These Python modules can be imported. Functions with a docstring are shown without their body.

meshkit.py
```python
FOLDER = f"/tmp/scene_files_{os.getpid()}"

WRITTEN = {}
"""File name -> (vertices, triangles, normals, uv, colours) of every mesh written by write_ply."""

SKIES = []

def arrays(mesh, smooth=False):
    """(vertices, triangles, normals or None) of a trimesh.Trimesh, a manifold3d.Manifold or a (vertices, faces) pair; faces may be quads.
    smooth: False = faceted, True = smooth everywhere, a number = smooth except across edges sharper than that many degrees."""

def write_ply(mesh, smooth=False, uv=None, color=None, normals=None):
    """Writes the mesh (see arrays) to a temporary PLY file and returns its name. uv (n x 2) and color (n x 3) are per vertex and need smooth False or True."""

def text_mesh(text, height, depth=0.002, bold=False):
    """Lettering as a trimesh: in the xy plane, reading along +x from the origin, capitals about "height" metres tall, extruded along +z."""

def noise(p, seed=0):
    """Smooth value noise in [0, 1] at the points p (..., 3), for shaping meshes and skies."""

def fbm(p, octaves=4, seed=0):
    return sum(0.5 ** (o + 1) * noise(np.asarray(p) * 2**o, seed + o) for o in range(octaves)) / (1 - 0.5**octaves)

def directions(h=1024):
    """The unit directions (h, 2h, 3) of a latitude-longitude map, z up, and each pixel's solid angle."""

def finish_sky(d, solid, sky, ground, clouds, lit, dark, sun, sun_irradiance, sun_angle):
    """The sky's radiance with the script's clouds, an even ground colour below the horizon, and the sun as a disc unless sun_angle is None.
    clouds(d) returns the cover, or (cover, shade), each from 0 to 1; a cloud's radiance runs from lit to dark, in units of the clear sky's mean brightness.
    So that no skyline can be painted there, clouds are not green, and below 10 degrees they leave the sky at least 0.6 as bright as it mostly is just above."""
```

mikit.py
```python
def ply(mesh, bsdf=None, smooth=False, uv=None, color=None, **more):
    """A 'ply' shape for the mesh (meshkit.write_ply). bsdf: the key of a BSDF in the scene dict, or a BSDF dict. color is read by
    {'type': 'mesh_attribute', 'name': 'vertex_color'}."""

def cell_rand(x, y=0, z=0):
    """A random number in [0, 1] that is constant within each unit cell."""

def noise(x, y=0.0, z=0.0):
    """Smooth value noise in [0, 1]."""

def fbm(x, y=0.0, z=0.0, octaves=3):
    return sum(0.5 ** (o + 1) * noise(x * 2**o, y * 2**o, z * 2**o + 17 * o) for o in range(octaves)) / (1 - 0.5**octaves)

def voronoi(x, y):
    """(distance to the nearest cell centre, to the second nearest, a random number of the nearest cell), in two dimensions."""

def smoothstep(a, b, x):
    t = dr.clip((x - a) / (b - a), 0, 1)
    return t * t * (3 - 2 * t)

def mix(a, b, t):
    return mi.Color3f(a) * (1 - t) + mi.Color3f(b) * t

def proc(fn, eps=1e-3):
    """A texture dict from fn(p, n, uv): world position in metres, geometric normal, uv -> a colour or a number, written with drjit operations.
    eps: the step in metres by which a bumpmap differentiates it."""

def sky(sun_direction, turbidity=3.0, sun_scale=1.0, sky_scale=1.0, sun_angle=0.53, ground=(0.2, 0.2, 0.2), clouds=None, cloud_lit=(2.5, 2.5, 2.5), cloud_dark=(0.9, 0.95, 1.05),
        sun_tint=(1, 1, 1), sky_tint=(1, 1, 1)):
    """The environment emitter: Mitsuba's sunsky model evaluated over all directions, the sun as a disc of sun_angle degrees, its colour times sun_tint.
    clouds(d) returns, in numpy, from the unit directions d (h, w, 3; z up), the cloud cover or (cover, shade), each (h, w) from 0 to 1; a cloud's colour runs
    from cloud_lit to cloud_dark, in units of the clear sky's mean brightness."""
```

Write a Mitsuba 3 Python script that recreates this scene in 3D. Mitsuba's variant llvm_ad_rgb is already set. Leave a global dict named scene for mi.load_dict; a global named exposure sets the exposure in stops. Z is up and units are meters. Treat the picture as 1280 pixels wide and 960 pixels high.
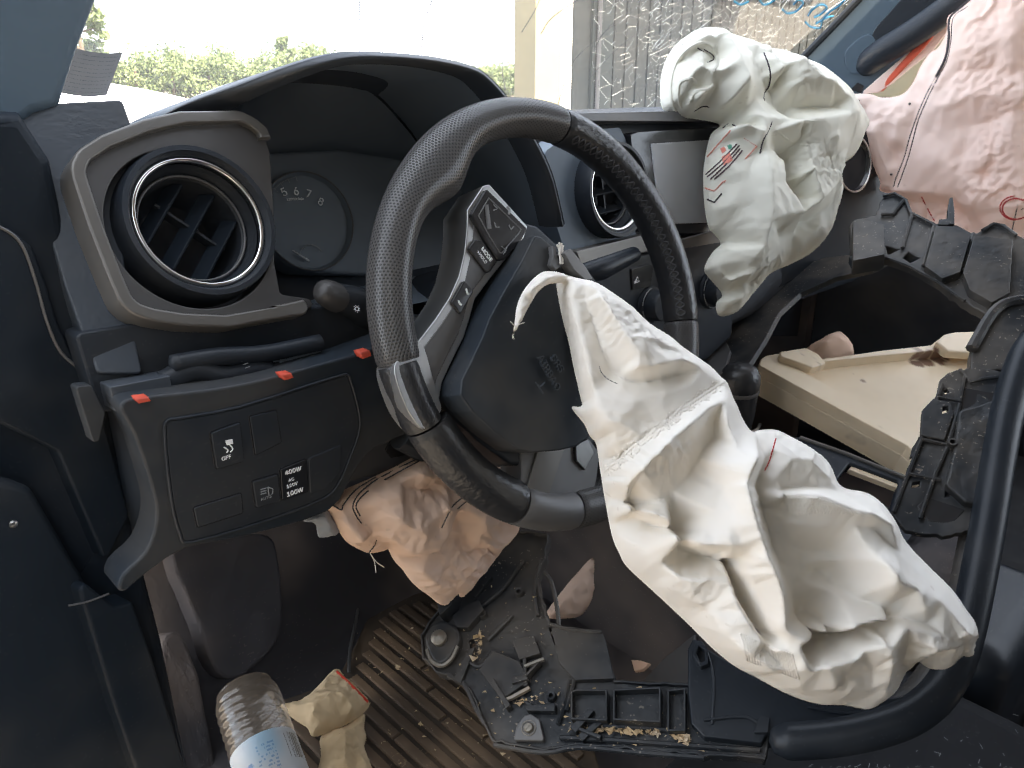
import math, random, numpy as np, trimesh, drjit as dr, mitsuba as mi, mikit, meshkit
from shapely.geometry import Polygon, Point
from shapely import affinity
from scipy.spatial import Delaunay, cKDTree
from scipy.interpolate import LinearNDInterpolator, RegularGridInterpolator
from scipy.ndimage import gaussian_filter
T = mi.ScalarTransform4f
scene, labels = {}, {}
rng = np.random.default_rng(7); random.seed(7)

# ------------------------------------------------------------------ camera, light, exposure
EYE = np.array([0, 0, 1.45]); PSI, TH, HF = math.radians(43.3), math.radians(21), 66.0
FW = np.array([math.sin(PSI)*math.cos(TH), math.cos(PSI)*math.cos(TH), -math.sin(TH)])
RT = np.array([math.cos(PSI), -math.sin(PSI), 0]); UP = np.cross(RT, FW)
FL = 640/math.tan(math.radians(HF/2))
scene['camera'] = {'type': 'perspective', 'fov': HF, 'fov_axis': 'x', 'near_clip': 0.01, 'far_clip': 900.0,
                   'to_world': T().look_at(origin=EYE.tolist(), target=(EYE+FW).tolist(), up=[0, 0, 1])}
scene['sky'] = mikit.sky((0.04, -0.66, 0.75), turbidity=4, sun_scale=1.0, ground=(0.3, 0.28, 0.25),
                         clouds=lambda d: np.clip(0.55+0.9*(meshkit.fbm(d*3.0, 4, 3)-0.45), 0, 1), cloud_lit=(2.2, 2.3, 2.4), cloud_dark=(1.15, 1.25, 1.36),
                         sky_tint=(0.97, 0.99, 1.0))
exposure = 4.12
SHZ, SHY = 5.0, 0.3  # height and front end of the added daylight blocker
HAZE = .0012

# ------------------------------------------------------------------ helpers
def nrm(v): v = np.asarray(v, float); return v/np.linalg.norm(v)
def ray(x, y): return FW+RT*(x-640)/FL-UP*(y-480)/FL
def D(x, y, t): return EYE+ray(x, y)*t                        # the point at distance t (metres, along the view axis)
def Y(x, y, v): d = ray(x, y); return EYE+d*v/d[1]            # ... on the upright plane y = v
def X(x, y, v): d = ray(x, y); return EYE+d*v/d[0]
def Z(x, y, v): d = ray(x, y); return EYE+d*(v-EYE[2])/d[2]

class Plane:
    """a real plane in the cab: origin, axes u, v and normal n (towards the seats)"""
    def __init__(s, o, n, u=None):
        s.o, s.n = np.asarray(o, float), nrm(n)
        if s.n@(EYE-s.o) < 0: s.n = -s.n
        a = np.array([1., 0, 0]) if u is None else np.asarray(u, float)
        s.u = nrm(a-s.n*(a@s.n)); s.v = np.cross(s.n, s.u)
    def px(s, x, y, h=0.0):
        d = ray(x, y); return EYE+d*(((s.o+s.n*h-EYE)@s.n)/(d@s.n))
    def uv(s, x, y, h=0.0):
        q = s.px(x, y, h)-s.o; return np.array([q@s.u, q@s.v])
    def poly(s, pts, h=0.0, r=0.0, smooth=0):
        P = np.array([s.uv(x, y, h) for x, y in pts])
        if smooth: P = cr(P, smooth, True)
        g = Polygon(P)
        if not g.is_valid: g = g.buffer(0)
        if r: g = g.buffer(-r).buffer(2*r, quad_segs=4).buffer(-r, quad_segs=4)
        if g.geom_type != 'Polygon': g = max(g.geoms, key=lambda q: q.area)
        return g
    def w(s, P):
        P = np.asarray(P, float); return s.o+P[:, :1]*s.u+P[:, 1:2]*s.v+P[:, 2:3]*s.n
def P3(a, b, c, u=None):
    A, B, C = (D(*q) for q in (a, b, c)); return Plane(A, np.cross(B-A, C-A), u)

def cr(P, k=6, closed=False):
    """Catmull-Rom resampling of a polyline"""
    P = np.asarray(P, float); n = len(P)
    Q = np.vstack([P[-1], P, P[0], P[1]]) if closed else np.vstack([2*P[0]-P[1], P, 2*P[-1]-P[-2]])
    t = np.linspace(0, 1, k, endpoint=False)[:, None]; out = []
    for i in range(n if closed else n-1):
        a, b, c, d = Q[i:i+4]
        out.append(.5*(2*b+(c-a)*t+(2*a-5*b+4*c-d)*t*t+(3*b-a-3*c+d)*t**3))
    if not closed: out.append(P[-1:])
    return np.vstack(out)
def resample(P, step, closed=True):
    P = np.asarray(P, float); Q = np.vstack([P, P[:1]]) if closed else P
    s = np.r_[0, np.cumsum(np.linalg.norm(np.diff(Q, axis=0), axis=1))]
    n = max(3, int(s[-1]/step)); t = np.linspace(0, s[-1], n, endpoint=not closed)
    return np.stack([np.interp(t, s, Q[:, k]) for k in range(Q.shape[1])], 1)

def key(name):
    if name not in scene and name not in labels: return name
    i = 1
    while f'{name}_{i:03d}' in scene or f'{name}_{i:03d}' in labels: i += 1
    return f'{name}_{i:03d}'
def add(name, mesh, mat, parent=None, smooth=35, label=None, **kw):
    if isinstance(mesh, (list, tuple)): mesh = trimesh.util.concatenate([m for m in mesh])
    k = key(name if parent is None else parent+'__'+name)
    scene[k] = mikit.ply(mesh, mat, smooth=smooth, **kw)
    if label: labels[k] = {'label': label}
    return k
def thing(name, label, cat, group=None, kind=None):
    k = key(name); labels[k] = {'label': label, 'category': cat}
    if group: labels[k]['group'] = group
    if kind: labels[k]['kind'] = kind
    return k
def tag(k, label, cat=None, kind=None):
    labels[k] = {'label': label}
    if cat: labels[k]['category'] = cat
    if kind: labels[k]['kind'] = kind

def rag(g, step=.004, amp=.0009, seed=0):
    """an outline with a slightly broken, uneven edge"""
    r = np.random.default_rng(seed); P = resample(np.array(g.exterior.coords)[:-1], step); P = P+r.normal(size=P.shape)*amp*(r.random((len(P), 1)) < .5)
    q = Polygon(P, [list(h.coords) for h in g.interiors]); q = q if q.is_valid else q.buffer(0)
    return q if q.geom_type == 'Polygon' else max(q.geoms, key=lambda t: t.area)
def slab(pl, g, z0, z1, bevel=.0015, steps=3, warp=None, size=None):
    """outline g (shapely, plane metres) raised from z0 to z1 with a rounded top edge"""
    g = g.simplify(.0001); V, Fc, n0 = [], [], 0
    def off(P, d):
        e = np.roll(P, -1, 0)-P; e /= np.linalg.norm(e, axis=1, keepdims=True)+1e-12
        n = np.stack([-e[:, 1], e[:, 0]], 1); m = np.roll(n, 1, 0)
        s = (n+m)/np.maximum(1+(n*m).sum(1, keepdims=True), .45); return P+d*s
    from shapely.geometry.polygon import orient
    g = orient(g); rings = [np.array(r.coords)[:-1] for r in (g.exterior, *g.interiors)]
    for _ in range(5):
        last = [off(r, bevel) for r in rings]; t = Polygon(last[0], last[1:])
        if t.is_valid: break
        bevel *= .5
    else: bevel, t = 0, g
    lev = [(0, z0)]+[(bevel*(1-math.cos(a)), z1-bevel+bevel*math.sin(a)) for a in np.linspace(0, math.pi/2, steps+1)] if bevel else [(0, z0), (0, z1)]
    for r in rings:
        m = len(r); i = np.arange(m); j = (i+1) % m
        for k, (d, z) in enumerate(lev):
            V.append(np.c_[off(r, d) if d else r, np.full(m, z)])
            if k:
                a = n0+(k-1)*m; b = n0+k*m
                Fc.append(np.r_[np.c_[a+i, a+j, b+j], np.c_[a+i, b+j, b+i]])
        n0 += m*len(lev)
    for q, z, fl in ((t if bevel else g, z1, False), (g, z0, True)):
        vv, ff = trimesh.creation.triangulate_polygon(q, engine='earcut')
        nn = np.cross(vv[ff[:, 1]]-vv[ff[:, 0]], vv[ff[:, 2]]-vv[ff[:, 0]]); ff = np.where(((nn < 0) != fl)[:, None], ff[:, ::-1], ff)
        V.append(np.c_[vv, np.full(len(vv), z)]); Fc.append(ff+n0); n0 += len(vv)
    M = trimesh.Trimesh(np.vstack(V), np.vstack(Fc), process=True)
    if size: M = trimesh.Trimesh(*trimesh.remesh.subdivide_to_size(M.vertices, M.faces, size, max_iter=12))
    v = np.array(M.vertices)
    if warp: v = warp(v)
    return trimesh.Trimesh(pl.w(v), M.faces, process=False)

def tube(path, r, n=10, closed=False, flat=1.0, up=None, caps=True):
    P = np.asarray(path, float); m = len(P); R = np.broadcast_to(np.asarray(r, float), (m,))
    t = np.gradient(P, axis=0) if not closed else np.roll(P, -1, 0)-np.roll(P, 1, 0)
    t /= np.linalg.norm(t, axis=1, keepdims=True)+1e-12
    a = np.asarray(up, float) if up is not None else (np.array([0, 0, 1.]) if abs(t[0][2]) < .9 else np.array([1., 0, 0]))
    A = np.zeros_like(P); 
    for i in range(m):
        a2 = a-t[i]*(a@t[i]); a2 /= np.linalg.norm(a2)+1e-12; A[i] = a2
        if up is None: a = a2
    B = np.cross(t, A); th = np.arange(n)*2*math.pi/n
    V = P[:, None]+R[:, None, None]*(np.cos(th)[None, :, None]*A[:, None]*flat+np.sin(th)[None, :, None]*B[:, None])
    i, j = np.meshgrid(np.arange(m if closed else m-1), np.arange(n), indexing='ij'); i2 = (i+1) % m; j2 = (j+1) % n
    F = np.r_[np.c_[(i*n+j).ravel(), (i*n+j2).ravel(), (i2*n+j2).ravel()], np.c_[(i*n+j).ravel(), (i2*n+j2).ravel(), (i2*n+j).ravel()]]
    V = V.reshape(-1, 3)
    if caps and not closed:
        c = len(V); V = np.vstack([V, P[0]-t[0]*R[0]*.35, P[-1]+t[-1]*R[-1]*.35]); k = np.arange(n)
        F = np.r_[F, np.c_[np.full(n, c), (k+1) % n, k], np.c_[np.full(n, c+1), (m-1)*n+k, (m-1)*n+(k+1) % n]]
    M = trimesh.Trimesh(V, F, process=False); 
    return M
def lathe(prof, o, axis, n=40, u=None, ang=None):
    """profile [(r, z)] turned about an axis"""
    ax = nrm(axis); a = np.array([1., 0, 0]) if u is None else np.asarray(u, float)
    a = nrm(a-ax*(a@ax)) if abs(a@ax) < .95 else nrm(np.cross(ax, [0, 1, 0])); b = np.cross(ax, a)
    prof = np.asarray(prof, float); m = len(prof); full = ang is None
    th = np.arange(n)*2*math.pi/n if full else np.linspace(ang[0], ang[1], n)
    V = np.asarray(o)+prof[:, None, :1]*(np.cos(th)[None, :, None]*a+np.sin(th)[None, :, None]*b)+prof[:, None, 1:2]*ax
    q = n if full else n-1
    i, j = np.meshgrid(np.arange(m-1), np.arange(q), indexing='ij'); j2 = (j+1) % n
    F = np.r_[np.c_[(i*n+j).ravel(), ((i+1)*n+j2).ravel(), (i*n+j2).ravel()], np.c_[(i*n+j).ravel(), ((i+1)*n+j).ravel(), ((i+1)*n+j2).ravel()]]
    return trimesh.Trimesh(V.reshape(-1, 3), F, process=False)
def loft(rows):
    """a surface through rows of points of equal count"""
    R = np.asarray(rows, float); m, n = R.shape[:2]
    i, j = np.meshgrid(np.arange(m-1), np.arange(n-1), indexing='ij')
    F = np.r_[np.c_[(i*n+j).ravel(), (i*n+j+1).ravel(), ((i+1)*n+j+1).ravel()], np.c_[(i*n+j).ravel(), ((i+1)*n+j+1).ravel(), ((i+1)*n+j).ravel()]]
    return trimesh.Trimesh(R.reshape(-1, 3), F, process=False)
def box(lo, hi, b=0.0):
    lo, hi = np.minimum(lo, hi), np.maximum(lo, hi)
    if not b: return trimesh.creation.box(bounds=[lo, hi])
    import manifold3d as m3
    s = m3.Manifold.sphere(b, 12); c = [(x, y, z) for x in (lo[0]+b, hi[0]-b) for y in (lo[1]+b, hi[1]-b) for z in (lo[2]+b, hi[2]-b)]
    h = m3.Manifold.batch_hull([s.translate(q) for q in c]).to_mesh(); return trimesh.Trimesh(h.vert_properties[:, :3], h.tri_verts)
def hullof(pts, r):
    import manifold3d as m3
    s = m3.Manifold.sphere(r, 12); h = m3.Manifold.batch_hull([s.translate(tuple(map(float, q))) for q in pts]).to_mesh(); return trimesh.Trimesh(h.vert_properties[:, :3], h.tri_verts)
def text(s, pl, a, b, height, h=0.0, depth=.0006, bold=False):
    """lettering lying on the plane, baseline from pixel a towards pixel b"""
    A, B = pl.px(*a, h), pl.px(*b, h); x = nrm(B-A); y = np.cross(pl.n, x)
    m = meshkit.text_mesh(s, height, depth, bold); v = np.asarray(m.vertices)
    return trimesh.Trimesh(A+v[:, :1]*x+v[:, 1:2]*y+v[:, 2:3]*pl.n, m.faces, process=False)
def line(pl, pts, r, h=0.0, k=0, n=6):
    P = [pl.px(*q, h) for q in pts]
    return tube(cr(P, k) if k else np.array(P), r, n)
def circ(pl, c, r, h, tr, n=48, a=None):
    th = np.linspace(*(a or (0, 2*math.pi)), n, endpoint=a is not None)
    return tube(c+pl.n*h+r*(np.cos(th)[:, None]*pl.u+np.sin(th)[:, None]*pl.v), tr, 8, closed=a is None)

def buckle(X, tr, nb, slack, its, bend, hold, seed):
    """lets the sheet be a little larger than its outline allows, so that it buckles into creases as nylon does"""
    e = np.sort(np.vstack([tr[:, [0, 1]], tr[:, [1, 2]], tr[:, [2, 0]]]), 1); e = np.unique(e, axis=0); i, j = e.T; n = len(X)
    mid = (X[i]+X[j])/2; ex = slack*(.15+2.2*meshkit.noise(np.c_[mid[:, :2]*20, mid[:, 0]*0], seed+50)**2)
    ed = cKDTree(X[:nb, :2]).query(mid[:, :2])[0]; r = np.linalg.norm(X[j]-X[i], axis=1)*(1+ex*np.clip(ed/.014, 0, 1)); deg = np.bincount(i, minlength=n)+np.bincount(j, minlength=n); Y = X.copy()
    Y[nb:, 2] += .0010*(meshkit.fbm(np.c_[X[nb:, :2]*170, X[nb:, 0]*0], 3, seed+51)-.5)
    for t in range(its):
        d = Y[j]-Y[i]; l = np.linalg.norm(d, axis=1); c = d*(((l-r)/l)*.5)[:, None]
        m = np.stack([np.bincount(i, Y[j, k], n)+np.bincount(j, Y[i, k], n) for k in range(3)], 1)/deg[:, None]
        a = np.stack([np.bincount(i, c[:, k], n)-np.bincount(j, c[:, k], n) for k in range(3)], 1)/deg[:, None]
        Z = Y+a*2.0+bend*(1-.75*t/its)*(m-Y)+hold*(X-Y); Z[:nb] = X[:nb]; Y = Z
    # fold memory: faint straight creases from the packed bag
    g = np.random.default_rng(seed+90); lo, hi = X[:, :2].min(0), X[:, :2].max(0); span = (hi-lo).max()
    for k in range(46):
        c = Y[g.integers(0, n), :2]; a = g.uniform(0, math.pi); u = np.array([math.cos(a), math.sin(a)]); l = span*g.uniform(.05, .16); q = Y[nb:, :2]-c
        al = q@u; ac = np.abs(q@np.array([-u[1], u[0]])+.004*np.sin(al*30+k)); Y[nb:, 2] += g.uniform(-.0022, .0026)*np.exp(-ac/.0028)*np.clip(1-np.abs(al)/l, 0, 1)
    return Y

class Cloth:
    """a limp closed fabric bag: outline and folds (position, height in mm) on a plane, front sheet creased, back sheet flatter"""
    def __init__(s, pl, outline, ctrl, res=.003, edge=0.0, puff=.004, dp=.010, sig=1.1, wr=.0012, wf=45, thick=.014, seed=0, k=4, hs=1.0, slack=.10, its=220, bend=.12, hold=.008):
        s.pl = pl
        O = cr([pl.uv(x, y, edge) for x, y in outline], k, True) if k else np.array([pl.uv(x, y, edge) for x, y in outline])
        O = resample(O, res); poly = Polygon(O)
        if not poly.is_valid:
            poly = poly.buffer(0); poly = max(poly.geoms, key=lambda q: q.area) if poly.geom_type != 'Polygon' else poly
            O = resample(np.array(poly.exterior.coords)[:-1], res)
        pts, hh = [O], [np.full(len(O), edge)]
        for c in ctrl:
            q = np.array(c, float).reshape(-1, 3)
            if len(q) > 1: q = resample(q, 5.0, False)
            for x, y, h in q:
                h = h*.001*hs; u = pl.uv(x, y, h)
                pts.append(u[None]); hh.append([h])
        pts, hh = np.vstack(pts), np.concatenate(hh)
        lo, hi = O.min(0)-.01, O.max(0)+.01; g = res*.6
        gx, gy = np.arange(lo[0], hi[0], g), np.arange(lo[1], hi[1], g)
        GX, GY = np.meshgrid(gx, gy, indexing='ij'); q = np.c_[GX.ravel(), GY.ravel()]
        H = LinearNDInterpolator(pts, hh)(q); H = np.where(np.isfinite(H), H, edge).reshape(GX.shape)
        H = .88*gaussian_filter(H, sig*.6)+.12*gaussian_filter(H, sig*2.2)
        if wr:
            w = np.c_[q, np.full(len(q), .37*seed)]*wf
            w[:, :2] += 1.3*np.c_[meshkit.noise(w*.5, seed), meshkit.noise(w*.5, seed+9)]
            cre = 1-np.abs(2*meshkit.fbm(w*[1, 1, 1], 3, seed)-1)
            amp = .35+1.1*meshkit.noise(w*.22, seed+5)
            H += wr*amp.reshape(H.shape)*(cre**2).reshape(H.shape)*2+.4*wr*meshkit.fbm(w*3.1, 2, seed+3).reshape(H.shape)
        s.H = RegularGridInterpolator((gx, gy), H, bounds_error=False, fill_value=edge)
        tree = cKDTree(resample(O, res*.4)); st = res
        ix, iy = np.meshgrid(np.arange(lo[0], hi[0], st), np.arange(lo[1], hi[1], st*.87), indexing='ij')
        ix = ix+(np.arange(ix.shape[1]) % 2)*st*.5; I = np.c_[ix.ravel(), iy.ravel()]
        from shapely import contains_xy
        I = I[contains_xy(poly, I[:, 0], I[:, 1])]; d, _ = tree.query(I); I, d = I[d > res*.55], d[d > res*.55]
        s.tree, s.puff, s.dp = tree, puff, dp
        A = np.vstack([O, I]); nb, ni = len(O), len(I); tr = Delaunay(A).simplices; cen = A[tr].mean(1)
        tr = tr[contains_xy(poly, cen[:, 0], cen[:, 1])]
        ar = np.cross(A[tr[:, 1]]-A[tr[:, 0]], A[tr[:, 2]]-A[tr[:, 0]]); tr = np.where((ar < 0)[:, None], tr[:, ::-1], tr)
        front = np.r_[np.full(nb, edge), s.H(I)+puff*(1-np.exp(-d/dp))]
        back = np.minimum(edge-thick*(1-np.exp(-d/.02)), front[nb:]-.002)
        X0 = np.c_[A, front]
        if slack: X0 = buckle(X0, tr, nb, slack, its, bend, hold, seed)
        s.H2 = LinearNDInterpolator(X0[:, :2], X0[:, 2]) if slack else None
        back = np.minimum(back, X0[nb:, 2]-.0015)
        V = np.vstack([X0, np.c_[X0[nb:, :2], back]])
        tb = np.where(tr >= nb, tr+ni, tr)[:, ::-1]
        s.mesh = trimesh.Trimesh(pl.w(V), np.vstack([tr, tb]), process=False); s.uv = V[:, :2].copy()
    def at(s, x, y, lift=0.0):
        h = 0.01
        for _ in range(8):
            u = s.pl.uv(x, y, h); d, _i = s.tree.query(u); z = float(s.H(u)[0]+s.puff*(1-math.exp(-d/s.dp)))
            if s.H2 is not None: z2 = float(s.H2(u)[0]); z = z2 if z2 == z2 else z
            h = .5*h+.5*z
        return s.pl.px(x, y, h+lift)
    def seam(s, pts, r=.0006, k=5, lift=.0003, n=5):
        q = cr(np.array(pts, float), k); return tube(np.array([s.at(x, y, lift) for x, y in q]), r, n)
    def patch(s, pts, lift=.0006, n=10):
        """a flat print following the fabric: quad given by four pixels"""
        a, b, c, d = (np.array(p, float) for p in pts); rows = []
        for i in range(n+1):
            t = i/n; l, r = a+(d-a)*t, b+(c-b)*t; rows.append([s.at(*(l+(r-l)*j/n), lift) for j in range(n+1)])
        return loft(rows)

# ------------------------------------------------------------------ materials
C3 = mi.Color3f
def two(b): return {'type': 'twosided', 'bsdf': b}
def rgb(c): return {'type': 'rgb', 'value': list(c)}
def mat(name, c, rough=.5, metal=0.0, spec=.5, bump=None, bs=1.0, **kw):
    b = {'type': 'principled', 'base_color': c if isinstance(c, dict) else rgb(c), 'roughness': rough, 'metallic': metal, 'specular': spec, **kw}
    if bump is not None: b = {'type': 'bumpmap', 'tex': bump, 'scale': bs, 'nested': b}
    scene[name] = two(b)
grain = mikit.proc(lambda p, n, uv: mikit.noise(p.x*800, p.y*800, p.z*800)*.7+mikit.noise(p.x*380+7, p.y*380, p.z*380)*1.1, 3e-4)
fine = mikit.proc(lambda p, n, uv: mikit.noise(p.x*1500, p.y*1500, p.z*1500)+.6*mikit.noise(p.x*300, p.y*300, p.z*300), 3e-4)
def dusty(base, dust, k1=6.0, lo=.45, hi=.8, amount=.5, spk=0.0):
    def f(p, n, uv):
        d = mikit.smoothstep(lo, hi, mikit.fbm(p.x*k1, p.y*k1, p.z*k1, 4))*amount
        s = mikit.smoothstep(.80, .9, mikit.noise(p.x*420, p.y*420, p.z*420))*spk*mikit.smoothstep(.35, .65, mikit.noise(p.x*22+3, p.y*22, p.z*22))
        return mikit.mix(base, dust, dr.clip(d+s, 0, 1))
    return mikit.proc(f)
mat('dash_lower', dusty((.017, .023, .031), (.058, .056, .054), 13, .42, .76, .65, .2), .46, bump=grain, bs=.00017, spec=0.28)
mat('dash_grain_hazed', dusty((.036, .045, .058), (.088, .082, .076), 9, .4, .8, .55), .46, bump=grain, bs=.00017)  # upper dash copy, paler and bluish: the haze over it is in the colour
mat('dash_inner_veiled', dusty((.125, .155, .19), (.14, .165, .19), 6, .4, .8, .6), .55, bump=fine, bs=.00008)  # bluish grey lift paints veiling glare; the plastic itself is black
mat('dash_dark', dusty((.018, .023, .031), (.050, .050, .050), 12, .45, .8, .5, .25), .42, bump=fine, bs=.00008, spec=0.3)
mat('gloss_black', (.012, .013, .016), .16, clearcoat=.6)
mat('jamb', dusty((.011, .016, .023), (.040, .041, .042), 9, .42, .74, .7, .25), .5, bump=grain, bs=.00014, spec=0.15)
mat('pillar_trim', dusty((.075, .110, .145), (.09, .125, .158), 5, .4, .8, .6), .5, bump=fine, bs=.00006, spec=0.3)
mat('bronze_trim', dusty((.125, .119, .112), (.165, .157, .146), 14, .35, .8, .7), .36, metal=.4, bump=fine, bs=.00004)
mat('silver_trim', dusty((.44, .45, .46), (.50, .48, .45), 20, .4, .8, .6), .36, metal=.85)
mat('bezel_face', dusty((.060, .058, .058), (.09, .085, .08), 16, .4, .8, .6), .45, metal=.2, bump=fine, bs=.00005)
mat('plate_grey', dusty((.11, .11, .113), (.12, .11, .10), 16, .4, .8, .6), .42, metal=.2, bump=fine, bs=.00004)
mat('chrome', (.75, .74, .72), .14, metal=1.0)
mat('leather', dusty((.020, .021, .024), (.04, .038, .036), 30, .4, .8, .5), .32, clearcoat=.3, clearcoat_gloss=.5, bump=mikit.proc(lambda p, n, uv: mikit.fbm(p.x*260, p.y*260, p.z*260, 3), 4e-4), bs=.0007)
def dots(p, n, uv):
    a = uv.x; row = dr.floor(uv.y); a = a+.5*(row-2*dr.floor(row*.5)); fx, fy = a-dr.floor(a)-.5, uv.y-row-.5
    return mikit.smoothstep(.16, .40, dr.sqrt(fx*fx+fy*fy))
mat('leather_perforated', mikit.proc(lambda p, n, uv: mikit.mix((.010, .010, .011), (.058, .056, .056), dots(p, n, uv))), .22, clearcoat=1.0, clearcoat_gloss=.78, bump=mikit.proc(dots, 3e-4), bs=.0007)
mat('stitch', (.05, .05, .055), .6)
mat('print_white', (.85, .86, .87), .6)
mat('print_grey', (.22, .23, .24), .6)
mat('needle', (.5, .5, .52), .5)
mat('red_clip', (.50, .07, .04), .5)
def fabric(base, stain, k=9.0, lo=.52, hi=.85, amt=.5):
    def f(p, n, uv):
        d = mikit.smoothstep(lo, hi, mikit.fbm(p.x*k, p.y*k, p.z*k, 4))*amt
        e = mikit.smoothstep(.86, .93, mikit.noise(p.x*160, p.y*160, p.z*160))*.18*mikit.smoothstep(.5, .8, mikit.noise(p.x*14+5, p.y*14, p.z*14))
        return mikit.mix(mikit.mix(base, stain, d), (.3, .22, .15), e)
    return mikit.proc(f)
def weavef(p, n, uv):
    m = mikit.smoothstep(.56, .70, mikit.noise(p.x*19+2, p.y*19, p.z*19))
    return .5+.25*dr.sin(uv.x*4200)+.25*dr.sin(uv.y*4200)+.8*mikit.noise(p.x*240, p.y*240, p.z*240)+m*1.1*dr.sin((uv.x*.5+uv.y)*1900+3*mikit.noise(p.x*60, p.y*60, p.z*60))
weave = mikit.proc(weavef, 2e-4)
mat('bag_white', fabric((.74, .705, .645), (.61, .54, .44)), .62, sheen=.25, bump=weave, bs=.00014)
mat('bag_pale', fabric((.69, .68, .60), (.58, .52, .40), 7), .62, sheen=.25, bump=weave, bs=.00014)
mat('bag_pink', fabric((.72, .53, .42), (.64, .42, .29), 9, .42, .74, .8), .66, sheen=.2, bump=weave, bs=.00014)
scene['bag_curtain'] = {'type': 'principledthin', 'base_color': fabric((.84, .71, .65), (.76, .58, .50), 5, .4, .8, .7), 'roughness': .6, 'diff_trans': .55, 'spec_trans': 0.0, 'sheen': .2}
mat('bag_thread', (.05, .045, .05), .8)
mat('thread_red', (.45, .05, .05), .8)
mat('ink_red', (.62, .22, .17), .8)
mat('ink_dark', (.10, .07, .08), .8)
mat('ink_green', (.10, .30, .22), .8)
PT2 = P3((950, 452, 1.13), (1134, 556, 1.02), (1200, 424, 1.28))
STAINS = [(*map(float, PT2.px(x, y, -.010)), r*1.5) for x, y, r in ((1122, 441, .009), (1130, 442, .006), (1149, 450, .010), (1160, 448, .012), (1172, 445, .012), (1181, 441, .009), (1171, 429, .013), (1178, 425, .009), (1069, 464, .004), (1075, 467, .004), (1081, 472, .006), (994, 450, .004), (1002, 451, .006), (1012, 455, .005), (1100, 463, .003), (1118, 466, .003), (1093, 585, .004))]
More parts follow.
